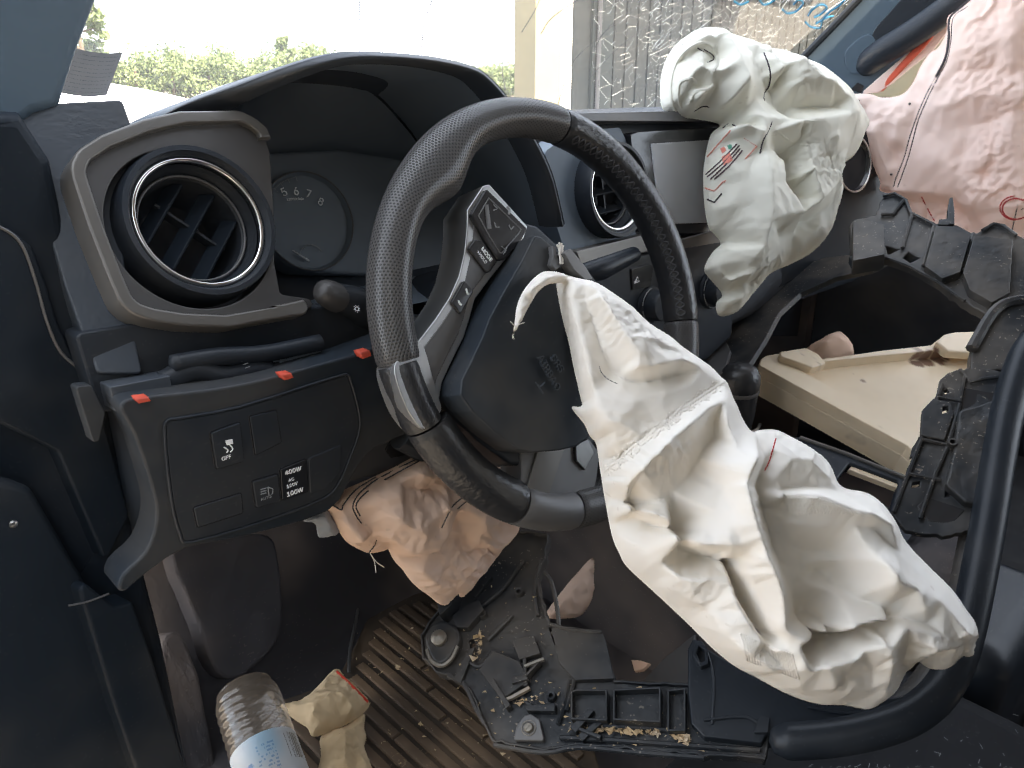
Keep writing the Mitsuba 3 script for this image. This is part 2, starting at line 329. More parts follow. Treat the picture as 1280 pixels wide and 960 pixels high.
def tanf(p, n, uv):
    d = mikit.smoothstep(.5, .8, mikit.fbm(p.x*11, p.y*11, p.z*11, 4))*.35
    b = mikit.smoothstep(.66, .80, mikit.fbm(p.x*38+4, p.y*16, p.z*16, 4))*mikit.smoothstep(.45, .65, mikit.noise(p.x*6+1.3, p.y*6+2, p.z*6))
    for (sx, sy, sz, r) in STAINS:
        q = dr.sqrt(dr.square(p.x-sx)+dr.square((p.y-sy))+dr.square(p.z-sz))/r
        b = dr.maximum(b, mikit.smoothstep(1.0, .55, q+.9*(mikit.fbm(p.x*70, p.y*70, p.z*70)-.5))*.9)
    return mikit.mix(mikit.mix((.68, .56, .40), (.55, .43, .28), d), (.09, .022, .012), b*.92)
mat('tan_plastic', mikit.proc(tanf), .45, bump=fine, bs=.00004)
mat('broken_plastic', dusty((.020, .023, .027), (.17, .145, .118), 19, .36, .76, .42, .8), .42, bump=mikit.proc(lambda p, n, uv: mikit.fbm(p.x*140, p.y*140, p.z*140, 3), 5e-4), bs=.0008, spec=0.28)
mat('tube_plastic', dusty((.014, .018, .024), (.065, .067, .070), 9, .45, .8, .45, .15), .36, bump=fine, bs=.00008, spec=0.25)
mat('bolt', dusty((.22, .2, .17), (.3, .22, .15), 60), .45, metal=.6)
mat('crumbs', dusty((.50, .36, .20), (.62, .55, .45), 90), .7)
mat('carpet', dusty((.052, .050, .054), (.19, .15, .125), 5, .40, .74, .85, .25), .95, spec=.1, bump=mikit.proc(lambda p, n, uv: mikit.noise(p.x*700, p.y*700, p.z*700)+mikit.noise(p.x*260, p.y*260, p.z*260), 5e-4), bs=.0014)
mat('mat_groove_shaded', dusty((.048, .036, .026), (.13, .09, .056), 14, .4, .75, .7, .5), .9)  # darker copy of the ridge rubber: shade between ridges put into the colour
mat('mat_rubber', dusty((.080, .056, .038), (.25, .165, .100), 9, .36, .7, .8, .4), .7, bump=mikit.proc(lambda p, n, uv: mikit.fbm(p.x*180, p.y*180, p.z*180, 3), 5e-4), bs=.0010)
mat('headliner', (.24, .235, .23), .9)
mat('body_white', (.78, .79, .80), .3, clearcoat=.5)
mat('seat_fabric', dusty((.022, .023, .026), (.05, .05, .05), 8, .45, .8, .5, .3), .9, bump=mikit.proc(lambda p, n, uv: mikit.noise(p.x*600, p.y*600, p.z*600), 5e-4), bs=.0008, spec=0.15)
mat('cloth_tan', fabric((.58, .44, .27), (.40, .28, .15), 22, .4, .8, .7), .8, bump=weave, bs=.0003)
mat('tether_red', (.55, .09, .045), .7)
mat('hem_red', (.62, .06, .03), .8)
mat('screen_sheen', dusty((.33, .34, .355), (.42, .42, .42), 8, .35, .75, .8), .3, clearcoat=.5)  # pale grey base paints the windshield reflection into the glass
scene['glass'] = {'type': 'thindielectric', 'int_ior': 1.5}
scene['clear_plastic'] = {'type': 'blendbsdf', 'weight': .13, 'a': {'type': 'thindielectric', 'int_ior': 1.42}, 'b': two({'type': 'diffuse', 'reflectance': rgb((.42, .34, .26))})}
mat('crack_light', (.55, .58, .56), .35); mat('crack_dark', (.06, .06, .06), .6)
mat('ink_blue', (.015, .15, .27), .6)
def paperf(p, n, uv):
    l = mikit.smoothstep(.35, .5, dr.abs(uv.y*11-dr.floor(uv.y*11)-.5))*dr.select((uv.x > .08) & (uv.x < .92), 1.0, 0.0)
    l = l*mikit.smoothstep(.35, .5, mikit.noise(uv.x*40, dr.floor(uv.y*11)*3.7))
    return mikit.mix((.27, .29, .32), (.14, .15, .17), l*.8)
mat('paper', mikit.proc(paperf), .8)
def labelf(p, n, uv):
    x = 1-uv.x
    bar = dr.select((x > .70) & (x < .90) & (uv.y > .30) & (uv.y < .88), dr.select(mikit.cell_rand(x*150) > .5, 1.0, 0.0), 0.0)
    blu = mikit.smoothstep(.22, .5, x)*mikit.smoothstep(.72, .55, x)*mikit.smoothstep(.15, .7, uv.y)
    col = mikit.mix((.44, .45, .45), (.22, .36, .46), blu*.8)
    row = uv.y*13; tx = dr.select(dr.abs(row-dr.floor(row)-.5) < .26, mikit.smoothstep(.52, .60, mikit.noise(x*110, dr.floor(row)*5.1)), 0.0)
    tx = tx*dr.select((x < .58) & (x > .40) & (uv.y < .75), 1.0, 0.0)
    big = mikit.smoothstep(.60, .66, mikit.fbm(x*26, uv.y*7, 3.0, 2))*dr.select((x < .36) & (x > .12) & (uv.y < .5) & (uv.y > .2), 1.0, 0.0)
    return mikit.mix(mikit.mix(col, (.05, .15, .34), dr.maximum(tx*.55, big*.7)), (.10, .08, .06), bar*.75)
mat('bottle_label', mikit.proc(labelf), .45)
mat('concrete', dusty((.15, .138, .12), (.21, .19, .16), .6, .4, .7, .8), .9)
mat('cream_paint', dusty((.31, .27, .17), (.27, .235, .15), 1.2, .4, .8, .6), .7)
mat('column_white', (.55, .54, .50), .6)
mat('siding', dusty((.085, .09, .08), (.13, .128, .11), .9, .4, .8, .7), .6)
mat('siding_dark', (.09, .10, .09), .6)
mat('leaf', dusty((.17, .22, .09), (.11, .155, .06), 1.5, .4, .7, .9), .7)
mat('bark', (.12, .09, .06), .9)

# ------------------------------------------------------------------ outside: ground, trees, building
def sheet(lo, hi, z): return trimesh.Trimesh([[lo[0], lo[1], z], [hi[0], lo[1], z], [hi[0], hi[1], z], [lo[0], hi[1], z]], [[0, 1, 2], [0, 2, 3]])
tag(add('ground', sheet((-130, -130), (130, 130), 0.0), 'concrete', smooth=False), 'dusty grey yard around the truck', kind='structure')
def foliage(c, rad, n, size, seed):
    g = np.random.default_rng(seed); cl = g.normal(size=(max(6, n//160), 3)); cl /= np.linalg.norm(cl, axis=1, keepdims=True); cl *= g.uniform(.45, 1, (len(cl), 1))
    q = cl[g.integers(0, len(cl), n)]+g.normal(size=(n, 3))*.2
    P = np.asarray(c)+q*rad; a = g.normal(size=(n, 3)); a /= np.linalg.norm(a, axis=1, keepdims=True); b = np.cross(a, g.normal(size=(n, 3))); b /= np.linalg.norm(b, axis=1, keepdims=True)
    s = size*g.uniform(.6, 1.4, (n, 1)); V = np.stack([P-a*s, P+b*s*.6, P+a*s, P-b*s*.6], 1).reshape(-1, 3); i = np.arange(n)[:, None]*4
    return trimesh.Trimesh(V, np.vstack([i+[0, 1, 2], i+[0, 2, 3]]), process=False)
crowns, trunks = [], []
for i, px in enumerate(np.linspace(-40, 760, 54)):
    top = 72+8*math.sin(i*1.7)+4*math.sin(i*.61) if px < 420 else 84
    R = 84+8*math.sin(i*2.1); d = ray(px, 104); d = nrm([d[0], d[1], 0]); tz = 1.45+(106-top)/FL*R
    c = d*R; crowns.append(foliage((c[0], c[1], tz*.48), (2.5, 2.5, tz*.40), 2200, .15, 100+i))
    trunks.append(tube([[c[0], c[1], 0], [c[0], c[1], tz*.5]], [.2, .1], 6))
k = thing('tree_line', 'hazy green row of trees beyond the yard', 'trees', kind='stuff')
add('crown', crowns, 'leaf', k, smooth=False); add('trunk', trunks, 'bark', k)
def tree(px, top, R, w, lab, seed):
    d = ray(px, 104); d = nrm([d[0], d[1], 0]); c = d*R; tz = 1.45+(108-top)/FL*R
    k = thing('tree', lab, 'tree'); g = np.random.default_rng(seed)
    limbs = [tube([[c[0], c[1], 0], [c[0]+.1, c[1], tz*.45], [c[0], c[1], tz*.92]], [.2, .13, .03], 7)]
    F = []
    for j in range(9):
        h = tz*(.42+.06*j); a = g.uniform(0, 6.28); l = w*(1-.07*j)
        e = np.array([c[0]+math.cos(a)*l, c[1]+math.sin(a)*l, h+.35]); limbs.append(tube([[c[0], c[1], h], e], [.07, .02], 5)); F.append(foliage(e, (w*.45, w*.45, .55), 260, .17, seed+j))
    F.append(foliage((c[0], c[1], tz*.93), (.5, .5, .6), 220, .15, seed+40))
    add('trunk', limbs, 'bark', k); add('crown', F, 'leaf', k, smooth=False)
tree(108, 14, 55, 1.5, 'taller tree beside the left windshield pillar, above the paper tag', 11)
tree(358, 66, 84, 1.3, 'small tree top poking above the hedge row near the instrument hood', 23)

bd = thing('building', 'warehouse with a cream corner column and grey ribbed metal wall, seen through the windshield', 'building')
def at_y(px, v): return float(Y(px, 100, v)[0])
x0, x1 = at_y(669, 7.0), at_y(701, 7.0); x2 = at_y(716, 7.0)
add('column', box((x0, 7.0, 0), (x1, 7.36, 5.2), .01), 'cream_paint', bd)
add('column_strip', box((x1+.003, 7.02, 0), (x2, 7.34, 5.2), .01), 'column_white', bd, label='white strip on the right side of the cream column')  # paler strip down the right side of the column
add('canopy', box((x0-.2, 6.6, 5.203), (29.2, 16, 5.5)), 'headliner', bd)
WY = 11.0; wx = at_y(716, WY); we = at_y(1090, WY)
wl = add('wall', box((wx, WY, 0), (we, WY+.25, 5.2)), 'siding', bd)
dx0, dx1 = at_y(736, WY), at_y(762, WY)
df = add('door_frame', [box((dx0, WY-.07, 0), (dx0+.08, WY-.002, 5.0)), box((dx0+.19, WY-.05, 0), (dx1, WY-.002, 5.0))], 'siding_dark', bd)
add('downpipe', tube([[dx0+.13, WY-.12, 0], [dx0+.13, WY-.12, 5.0]], .045, 10), 'headliner', bd)
xs = dx1+.06
while xs < we-.3:
    add('panel', box((xs, WY-.035, 0), (xs+.30, WY-.003, 5.1), .008), 'siding', wl, smooth=False)
    xs += .37
add('side_wall', box((29, 3.0, 0), (29.2, 16, 5.2)), 'cream_paint', bd)

blocker = thing('blocker', 'grey shed wall added out of view to cut daylight at the driver door', 'building')  # unseen wall, added only to block and shape daylight through the open door
add('wall', box((-2.9, -9, 0), (-2.7, SHY, SHZ)), 'siding', blocker)
# ------------------------------------------------------------------ truck cab shell
cab = thing('truck_cab', 'wrecked pickup truck cab seen from the open driver door, with dark pillars and footwell', 'truck')
# left windshield pillar: a solid leaning back from the dash end
pa = Plane(Y(60, 60, .66), (0.15, -1, .0))
pil = pa.poly([(-90, 175), (-60, -80), (128, -80), (108, 0), (84, 62), (66, 116), (61, 134), (30, 142), (6, 160)])
add('pillar', slab(pa, pil, -.05, .02, .008, 4), 'pillar_trim', cab, label='blue grey left windshield pillar trim')
# windshield plane
ws = Plane((.75, 1.02, 1.385), (0, -.62, -.785))
wsp = Polygon([(-.85, -.09), (.85, -.09), (.80, .62), (-.80, .62)])
V2, F2 = trimesh.creation.triangulate_polygon(wsp, engine='earcut')
wk = add('windshield', trimesh.Trimesh(ws.w(np.c_[V2, np.zeros(len(V2))]), F2), 'glass', cab, smooth=False, label='cracked windshield with shattered right side')
# cracks: hair-thin fractures in the sheet, their glints painted as pale tubes
def frac(pts, r, m, acc): acc.append(line(ws, pts, r, -.0012, 4, 4))
lightc, darkc = [], []
for pts in ([(727, -4), (690, 22), (676, 42)], [(629, 72), (628, 92), (632, 112)], [(697, 132), (708, 96), (722, 70), (752, 44), (770, 24)], [(449, 0), (449, 30)], [(540, 0), (530, 30), (527, 60)], [(652, 40), (668, 14), (676, -5)],
            [(742, 62), (760, 36), (800, 18), (850, 6)], [(735, 100), (770, 62), (815, 30), (860, 20)], [(950, 0), (930, 30), (925, 46)]): frac(pts, .0006, 'd', darkc)
g = np.random.default_rng(5)
cx, cy = 905, 92
def glint(x, y, l, t, r, acc):
    k = 3 if l > 7 else 2; P = [(x, y)]
    for _ in range(k):
        t2 = t+g.normal()*.10; P.append((P[-1][0]+math.cos(t2)*l/k, P[-1][1]+math.sin(t2)*l/k))
    acc.append(tube([ws.px(*q, -.0012) for q in P], np.linspace(r, r*.35, k+1), 4))
from scipy.spatial import Voronoi
rr = 8+np.abs(g.normal(size=1500))*120; aa = g.uniform(0, 6.283, 1500); vp = np.c_[cx+np.cos(aa)*rr*1.15, cy-20+np.sin(aa)*rr]
vo = Voronoi(vp)
for va, vb in vo.ridge_vertices:
    if va < 0 or vb < 0: continue
    A_, B_ = vo.vertices[va], vo.vertices[vb]
    if min(A_[0], B_[0]) < 740 or max(A_[0], B_[0]) > 1074 or max(A_[1], B_[1]) > 135 or min(A_[1], B_[1]) < -9: continue
    if g.random() < .22: continue
    m_ = (A_+B_)/2; r_ = abs(g.normal())*.00016+.00010
    (lightc if g.random() < .6 else darkc).append(tube([ws.px(*A_, -.0012), ws.px(*m_, -.0012), ws.px(*B_, -.0012)], r_, 3))
for i in range(1500):
    a = g.uniform(0, 2*math.pi); r = 40+abs(g.normal())*90
    x, y = cx+math.cos(a)*r*1.15, cy+math.sin(a)*r*.85
    if y > 134 or y < -8 or x < 738 or x > 1072: continue
    if meshkit.noise(np.array([x*.035, y*.035, 1.0]), 4) < .34: continue
    t = math.atan2(-.9, 1)+g.normal()*.20 if g.random() < .72 else g.uniform(0, 3.14)
    glint(x, y, g.exponential(3.6)+1.0, t, abs(g.normal())*.00034+.00016, lightc if g.random() < .62 else darkc)
for i in range(60):
    x = g.uniform(920, 1062); y = g.uniform(-5, 66); glint(x, y, g.exponential(16)+5, math.atan2(-1.0, 1)+g.normal()*.10, abs(g.normal())*.0005+.0003, lightc)
for i in range(34):
    a = g.uniform(2.3, 4.6); r = g.uniform(70, 165); x, y = cx+math.cos(a)*r, cy+math.sin(a)*r*.8
    if y > 128 or y < -8 or x < 742: continue
    glint(x, y, g.exponential(13)+7, math.atan2(-.95, 1)+g.normal()*.2, abs(g.normal())*.0004+.0004, lightc)
tag(add('crack_glint', lightc, 'crack_light', wk), 'white fractures in the windshield with glints painted as pale streaks', kind='stuff')
tag(add('dark_crack', darkc, 'crack_dark', wk), 'dark hairline fractures in the windshield', kind='stuff')
for st in ([(918, 2), (926, 6), (936, 2)], [(948, -2), (955, 6), (966, 2), (972, -4)], [(978, 12), (985, 17), (996, 14), (1004, 4), (998, 0), (992, 6)], [(1010, 20), (1016, 12), (1026, 6), (1034, 10), (1026, 18), (1018, 22)],
           [(1007, 28), (1014, 34), (1025, 35), (1028, 26), (1036, 16), (1048, 8), (1056, 0)], [(1020, 30), (1034, 22), (1042, 20)]):
    add('marker_stroke', line(ws, st, .0016, .0015, 5, 5), 'ink_blue', wk)
tagp = Plane(ws.o, ws.n); q = [tagp.px(*p, .004) for p in ((85, 58), (153, 65), (133, 118), (68, 114))]
tp = loft([[q[0]+(q[1]-q[0])*t+(q[3]-q[0]+(q[2]-q[1]-q[3]+q[0])*t)*s_+tagp.n*.004*math.sin(3*t) for t in np.linspace(0, 1, 9)] for s_ in np.linspace(0, 1, 7)])
uvs = np.array([[t, 1-s_] for s_ in np.linspace(0, 1, 7) for t in np.linspace(0, 1, 9)])
tag(add('paper_tag', tp, 'paper', smooth=True, uv=uvs), 'small grey paper tag with printed lines stuck inside the windshield by the left pillar', 'paper tag')
# hood: white, buckled
hx, hy = np.linspace(-.25, 1.75, 41), np.linspace(1.06, 2.3, 31); GX, GY = np.meshgrid(hx, hy, indexing='ij')
hz = 1.30+.15*np.exp(-((GX-.45)/.55)**2)*np.clip((GY-1.0)/.7, 0, 1)-.02*((GY-1.6)/.6)**2+.018*np.sin(GX*7+GY*3)*np.clip(GY-1.05, 0, .5)
add('hood', loft(np.stack([GX, GY, hz], -1)), 'body_white', cab, label='white buckled hood beyond the windshield')
# right windshield pillar and grab handle
pr = Plane(X(1075, 60, 1.42), (-1, -.35, -.1))
pp = pr.poly([(1003, 74), (1080, -8), (1130, -60), (1300, -60), (1250, -10), (1195, 20), (1160, 55), (1120, 88), (1090, 112), (1075, 122), (1062, 118), (1052, 104), (1028, 86)])
rp = add('pillar', slab(pr, pp, -.06, .0, .006, 4), 'pillar_trim', cab, label='right windshield pillar trim with a grab handle')
add('seal', line(pr, [(1001, 74), (1040, 34), (1082, -10)], .006, .001, 4, 8), 'dash_dark', rp)
hd = cr(np.array([pr.px(1082, 84, -.004), pr.px(1092, 73, .018), pr.px(1110, 61, .035), pr.px(1138, 44, .045), pr.px(1170, 22, .048), pr.px(1204, -4, .045), pr.px(1240, -34, .04)]), 6)
add('grab_handle', tube(hd, np.interp(np.linspace(0, 1, len(hd)), [0, .1, .3, 1], [.016, .021, .022, .021]), 18), 'dash_dark', rp, smooth=True)
rc = pr.poly([(1088, 60), (1092, 40), (1110, 18), (1140, -10), (1185, -10), (1160, 20), (1120, 48), (1104, 58)], .002, smooth=4)
add('handle_recess', slab(pr, rc, .0015, .003, .0012), 'dash_dark', rp)
add('handle_cap', slab(pr, pr.poly([(1056, 72), (1060, 60), (1080, 44), (1092, 46), (1098, 62), (1098, 82), (1082, 92), (1062, 90)], smooth=3), .001, .004, .0015), 'pillar_trim', rp)
add('label_spot', slab(pr, pr.poly([(1063, 112), (1072, 103), (1080, 107), (1076, 116)]), .001, .003, .0005), 'gloss_black', rp)
# enclosure behind and above the camera
add('roof', box((-.02, -1.4, 1.80), (1.62, .40, 1.84), .01), 'headliner', cab)
add('rear_wall', box((-.1, -1.42, .5), (1.62, -1.36, 1.8)), 'headliner', cab)
add('door_pillar', box((-.05, -1.36, .5), (.03, -.28, 1.79)), 'jamb', cab)
add('passenger_door', box((1.50, -.9, .45), (1.56, .70, 1.16)), 'dash_dark', cab)
add('rear_corner', box((1.50, -1.36, .45), (1.56, -.905, 1.79)), 'dash_dark', cab)
add('kick_panel', box((1.48, .703, .45), (1.56, 1.12, 1.38)), 'carpet', cab)
fl = np.linspace(-.3, 1.25, 32); 
def floor_z(y): return .69 if y < .80 else .69+(y-.80)**1.35*1.8
rows = [[[x, y, floor_z(y)+.012*meshkit.noise([x*7, y*7, 0])] for x in np.linspace(.10, 1.5, 40)] for y in np.linspace(-.4, 1.12, 50)]
add('floor', loft(rows), 'carpet', cab, smooth=True)
CF = P3((225, 700, .98), (345, 690, 1.06), (290, 860, .98), u=RT)
add('carpet_fold', slab(CF, CF.poly([(212, 690), (250, 676), (330, 668), (346, 700), (352, 780), (330, 820), (290, 850), (262, 830), (246, 780)], r=.012, smooth=3), -.04, .0, .018, 6, size=.012, warp=lambda v: np.c_[v[:, :2], v[:, 2]+.010*meshkit.fbm(np.c_[v[:, :2]*22, v[:, 0]*0], 3, 5)]), 'carpet', cab)
add('carpet_fold', slab(CF, CF.poly([(196, 812), (208, 792), (222, 794), (236, 830), (250, 880), (262, 985), (190, 985)], r=.01, smooth=3), -.05, .012, .02, 6, size=.012, warp=lambda v: np.c_[v[:, :2], v[:, 2]+.012*meshkit.fbm(np.c_[v[:, :2]*30, v[:, 0]*0], 3, 7)]), 'carpet', cab)
add('firewall', loft([[[x, 1.02+.02*math.sin(x*9)-.0*z, z] for x in np.linspace(.05, 1.55, 30)] for z in np.linspace(.9, 1.36, 8)]), 'carpet', cab, smooth=True)
add('tunnel', box((.74, .2, .5), (1.02, 1.0, .93), .05), 'carpet', cab)

# dusty air: one closed box round everything
scene['dusty_air'] = {'type': 'homogeneous', 'albedo': rgb((.95, .95, .95)), 'sigma_t': HAZE, 'phase': {'type': 'hg', 'g': .5}}
scene['haze'] = {'type': 'cube', 'to_world': T().translate([0, 0, 4.5]).scale([134, 134, 5.5]), 'bsdf': {'type': 'null'}, 'interior': {'type': 'ref', 'id': 'dusty_air'}}
labels['haze'] = {'label': 'pale dusty haze in the air', 'kind': 'stuff'}
scene['camera']['medium'] = {'type': 'ref', 'id': 'dusty_air'}
# ------------------------------------------------------------------ left door jamb and hinge pillar
jb = Plane(Y(60, 500, .60), (.25, -1, .05)); L = lambda pts, **k: jb.poly(pts, **k)
jamb = add('door_jamb', slab(jb, L([(-70, 136), (20, 140), (60, 200), (100, 400), (125, 480), (160, 640), (205, 800), (262, 1040), (-70, 1040)]), -.06, .0, .01, 4, size=.03,
     warp=lambda v: np.c_[v[:, 0], v[:, 1], v[:, 2]+.010*np.sin(v[:, 0]*34+v[:, 1]*6)*(v[:, 2] > -.03)]), 'jamb', cab)
add('jamb_cover', slab(jb, L([(-60, 276), (0, 284), (28, 306), (46, 352), (60, 400), (78, 440), (106, 466), (118, 520), (150, 640), (120, 700), (60, 560), (-60, 500)], r=.004), .0, .013, .005, 4), 'jamb', jamb)
add('edge_seal', line(jb, [(-30, 276), (0, 284), (26, 304), (44, 350), (58, 400), (76, 440), (106, 466)], .0011, .0135, 5, 8), 'plate_grey', jamb)
add('sill_cover', slab(jb, L([(-66, 580), (20, 600), (90, 720), (150, 860), (190, 1030), (-66, 1030)], r=.01), .0, .022, .012, 5), 'jamb', jamb)
add('pillar_step', slab(jb, L([(60, 700), (112, 742), (135, 736), (158, 800), (208, 960), (225, 1030), (170, 1030), (110, 860)], r=.004), .012, .034, .006, 4), 'jamb', jamb)
add('edge_glint', line(jb, [(86, 757), (110, 752), (136, 742)], .0008, .0345, 4, 6), 'plate_grey', jamb)  # thin grey strip painting a faint glint along the step edge
add('latch', [tube([jb.px(x, y, .02) for x, y in ((0, 650), (8, 642), (18, 638))], .0018, 6), lathe([(0, .002), (.0022, .0015), (.003, 0)], jb.px(17, 655, .022), jb.n, 12)], 'chrome', jamb)

# ------------------------------------------------------------------ dashboard
db = thing('dashboard', 'black plastic truck dashboard with round air vents and a hooded gauge cluster', 'dashboard')
PD = Plane((.242, .612, 1.348), (math.sin(.108)*math.cos(.44), -math.cos(.108)*math.cos(.44), math.sin(.44)))
# main pad: lateral loft of side profiles
def prof(x):
    e = max(0, (.185-x)/.05); w = math.exp(-((x-.45)/.24)**2); q = math.exp(-((x-.455)/.205)**6)*.13
    return np.array([[x, 1.06, 1.375], [x, .90, 1.402-.004*e], [x, .76, 1.414-.004*e], [x, .685+q*.8, 1.417-.006*e], [x, .655+q, 1.413-.01*e], [x, .640+q, 1.400-.012*e], [x, .628+.02*w+q, 1.375], [x, .620+.03*w+q, 1.34], [x, .614+.04*w+q, 1.29],
                     [x, .606+.03*w, 1.245], [x, .590, 1.20], [x, .58, 1.15], [x, .60, 1.11], [x, .70, 1.08], [x, .95, 1.08]])
xs = np.r_[np.linspace(.142, .20, 6), np.linspace(.22, 1.42, 46)]
pad = [cr(prof(x), 4) for x in xs]
for i, sh in ((0, .045), (1, .018), (2, .006)): pad[i] = np.where(np.arange(3) == 1, pad[i]+sh, pad[i])
add('pad', loft(pad), 'dash_grain_hazed', db, smooth=True)
# end of the dash, facing the door opening
eb = Plane(Y(70, 300, .612), (-.08, -1, .5))
add('end_panel', slab(eb, eb.poly([(10, 158), (30, 142), (80, 136), (150, 132), (160, 160), (150, 300), (160, 400), (175, 470), (120, 470), (104, 430), (78, 360), (52, 270), (34, 210), (14, 180)], r=.003), -.05, .010, .026, 8), 'dash_grain_hazed', db)
# bezel round the left vent
bz = PD.poly([(88, 206), (97, 187), (127, 168), (180, 148), (225, 138), (300, 137), (319, 146), (334, 158), (340, 172), (336, 200), (336, 330), (345, 372), (392, 372), (398, 384), (388, 392), (355, 397), (285, 409), (230, 407), (190, 401), (166, 393), (150, 378), (136, 346), (112, 285), (91, 222)], .028, r=.007)
hc = PD.px(246, 283, .028)-PD.o; hole = affinity.scale(Point(hc@PD.u, hc@PD.v).buffer(.0605, quad_segs=20), 1.02, 1.0)
cut = PD.poly([(300, 176), (420, 176), (420, 364), (320, 366)], .028)
band = bz.difference(bz.buffer(-.0095)).difference(PD.poly([(312, 172), (430, 172), (430, 358), (392, 371), (352, 380), (306, 387)], .028)).buffer(0)
if band.geom_type != 'Polygon': band = max(band.geoms, key=lambda q: q.area)
bezel = add('vent_bezel', slab(PD, band, -.01, .028, .0042, 5), 'bronze_trim', db)
fpoly = PD.poly([(92, 206), (101, 189), (128, 171), (180, 151), (225, 141), (300, 140), (326, 156), (337, 190), (342, 260), (343, 330), (350, 368), (388, 374), (392, 384), (355, 394), (285, 406), (230, 404), (192, 398), (168, 390), (153, 376), (140, 346), (115, 285), (95, 222)], .022, r=.003)
add('bezel_face', slab(PD, fpoly.difference(hole).buffer(0), -.01, .0225, .001), 'bezel_face', bezel)
def air_vent(pl, c, R, name, angle, n_slats, label, hood=.012):
    k = db+'__'+name; k = key(k)
    scene[k] = mikit.ply(lathe([(R*1.24, -.02), (R*1.24, .004), (R*1.20, .012), (R*1.12, .012), (R*1.05, .006), (R*1.02, .0), (R*1.0, -.03)], c, pl.n, 64), 'dash_dark', smooth=40); labels[k] = {'label': label}
    add('chrome_ring', circ(pl, c, R*1.01, .006, .0021, 72), 'chrome', k, smooth=True)
    add('inner_ring', circ(pl, c, R*.86, -.008, .0011, 64), 'plate_grey', k, smooth=True)
    add('barrel', lathe([(R*.99, .0), (R*.90, -.010), (R*.84, -.012), (R*.80, -.030), (R*.6, -.042), (0.0001, -.045)], c, pl.n, 48), 'dash_dark', k, smooth=40)
    a = math.radians(angle); du = math.cos(a)*pl.u+math.sin(a)*pl.v; dv = -math.sin(a)*pl.u+math.cos(a)*pl.v
    for j in range(n_slats):
        o = (j-(n_slats-1)/2)*R*1.5/n_slats; hl = math.sqrt(max(.0001, (R*.80)**2-o*o))
        M = box((-hl, -.0013, -.009), (hl, .0013, .006), .0009); v = M.vertices.copy(); t = .55
        y2, z2 = v[:, 1]*math.cos(t)-v[:, 2]*math.sin(t), v[:, 1]*math.sin(t)+v[:, 2]*math.cos(t)
        M.vertices = c+pl.n*-.018+v[:, :1]*du+(o+y2)[:, None]*dv+z2[:, None]*pl.n
        add('slat', M, 'jamb', k)
    for o in (.1,):
        M = box((-.001, -R*.62, -.006), (.001, R*.62, .004)); v = M.vertices.copy()
        M.vertices = c+pl.n*-.022+(v[:, :1]+o*R)*du+v[:, 1:2]*dv+v[:, 2:3]*pl.n; add('cross_slat', M, 'dash_dark', k)
    return k
vc = PD.px(247, 281, .014); air_vent(PD, vc, .0478, 'air_vent', 47, 3, 'round left air vent with a bright chrome ring and tilted slats')
# gauge cluster recess and its hood
Hy0, Hy1 = .575, .84
outer_px = [(196, 152), (232, 132), (300, 106), (372, 79), (430, 65), (490, 66), (548, 72), (592, 83), (612, 96), (634, 120), (662, 160), (690, 215), (706, 280)]
inner_px = [(262, 160), (284, 141), (330, 117), (396, 91), (440, 81), (495, 80), (544, 86), (580, 96), (598, 110), (618, 134), (644, 172), (668, 222), (684, 284)]
hyo = [.70, .66, .615, .585]+[Hy0]*9; fo = cr(np.array([Y(x, y, v) for (x, y), v in zip(outer_px, hyo)]), 6); fi = cr(np.array([Y(x, y, v+.004) for (x, y), v in zip(inner_px, hyo)]), 6)
mid = (fo+fi)/2+np.array([0, -.010, .0]); back = np.array([0, Hy1-Hy0, -.035])
ho = [fo+back+np.array([0, 0, -.05]), fo+back*.66+np.array([0, 0, -.002]), fo+back*.33+np.array([0, 0, .002]), fo+np.array([0, .012, 0]), fo, fo*.7+fi*.3+np.array([0, -.006, 0]), mid, fo*.3+fi*.7+np.array([0, -.006, 0]), fi, fi+np.array([0, .012, 0])]
hood = add('instrument_hood', loft(ho), 'dash_grain_hazed', db, smooth=True)
add('hood_lining', loft([fi+np.array([0, .0118, -.0004]), fi+np.array([0, .05, -.001]), fi+np.array([0, .10, -.004]), fi+np.array([0, .16, -.008])]), 'dash_inner_veiled', db, smooth=True)
CL = Plane((.40, .70, 1.33), (0, -1, .30))
rtop = fi+np.array([0, .16, -.008]); rtop[:, 2] -= .004; rlow = lambda y, z: np.c_[rtop[:, 0], np.full(len(rtop), y), np.minimum(z, rtop[:, 2]-.005)]
add('recess', loft([rtop, rlow(.745, 1.36), rlow(.74, 1.30), rlow(.725, 1.265), rlow(.66, 1.255), rlow(.60, 1.25)]), 'dash_inner_veiled', db, smooth=40)
cl = add('gauge_cluster', slab(CL, CL.poly([(318, 190), (430, 185), (520, 200), (590, 230), (600, 330), (470, 345), (370, 338), (330, 300)], r=.01), -.03, -.004, .004), 'dash_inner_veiled', db, label='dark gauge cluster with a tachometer behind the steering wheel')
gc = CL.px(385, 277, 0); GR = .046
def gpt(deg, r, h=.0): a = math.radians(deg); return gc+CL.u*r*math.cos(a)+CL.v*r*math.sin(a)+CL.n*h
add('dial', lathe([(.0001, -.002), (GR*.97, -.002), (GR, .001), (GR*1.03, .003), (GR*1.06, .0), (GR*1.06, -.004)], gc, CL.n, 56), 'dash_inner_veiled', cl, smooth=30)
add('dial_rim', circ(CL, gc, GR*1.035, .003, .0007, 64), 'plate_grey', cl)
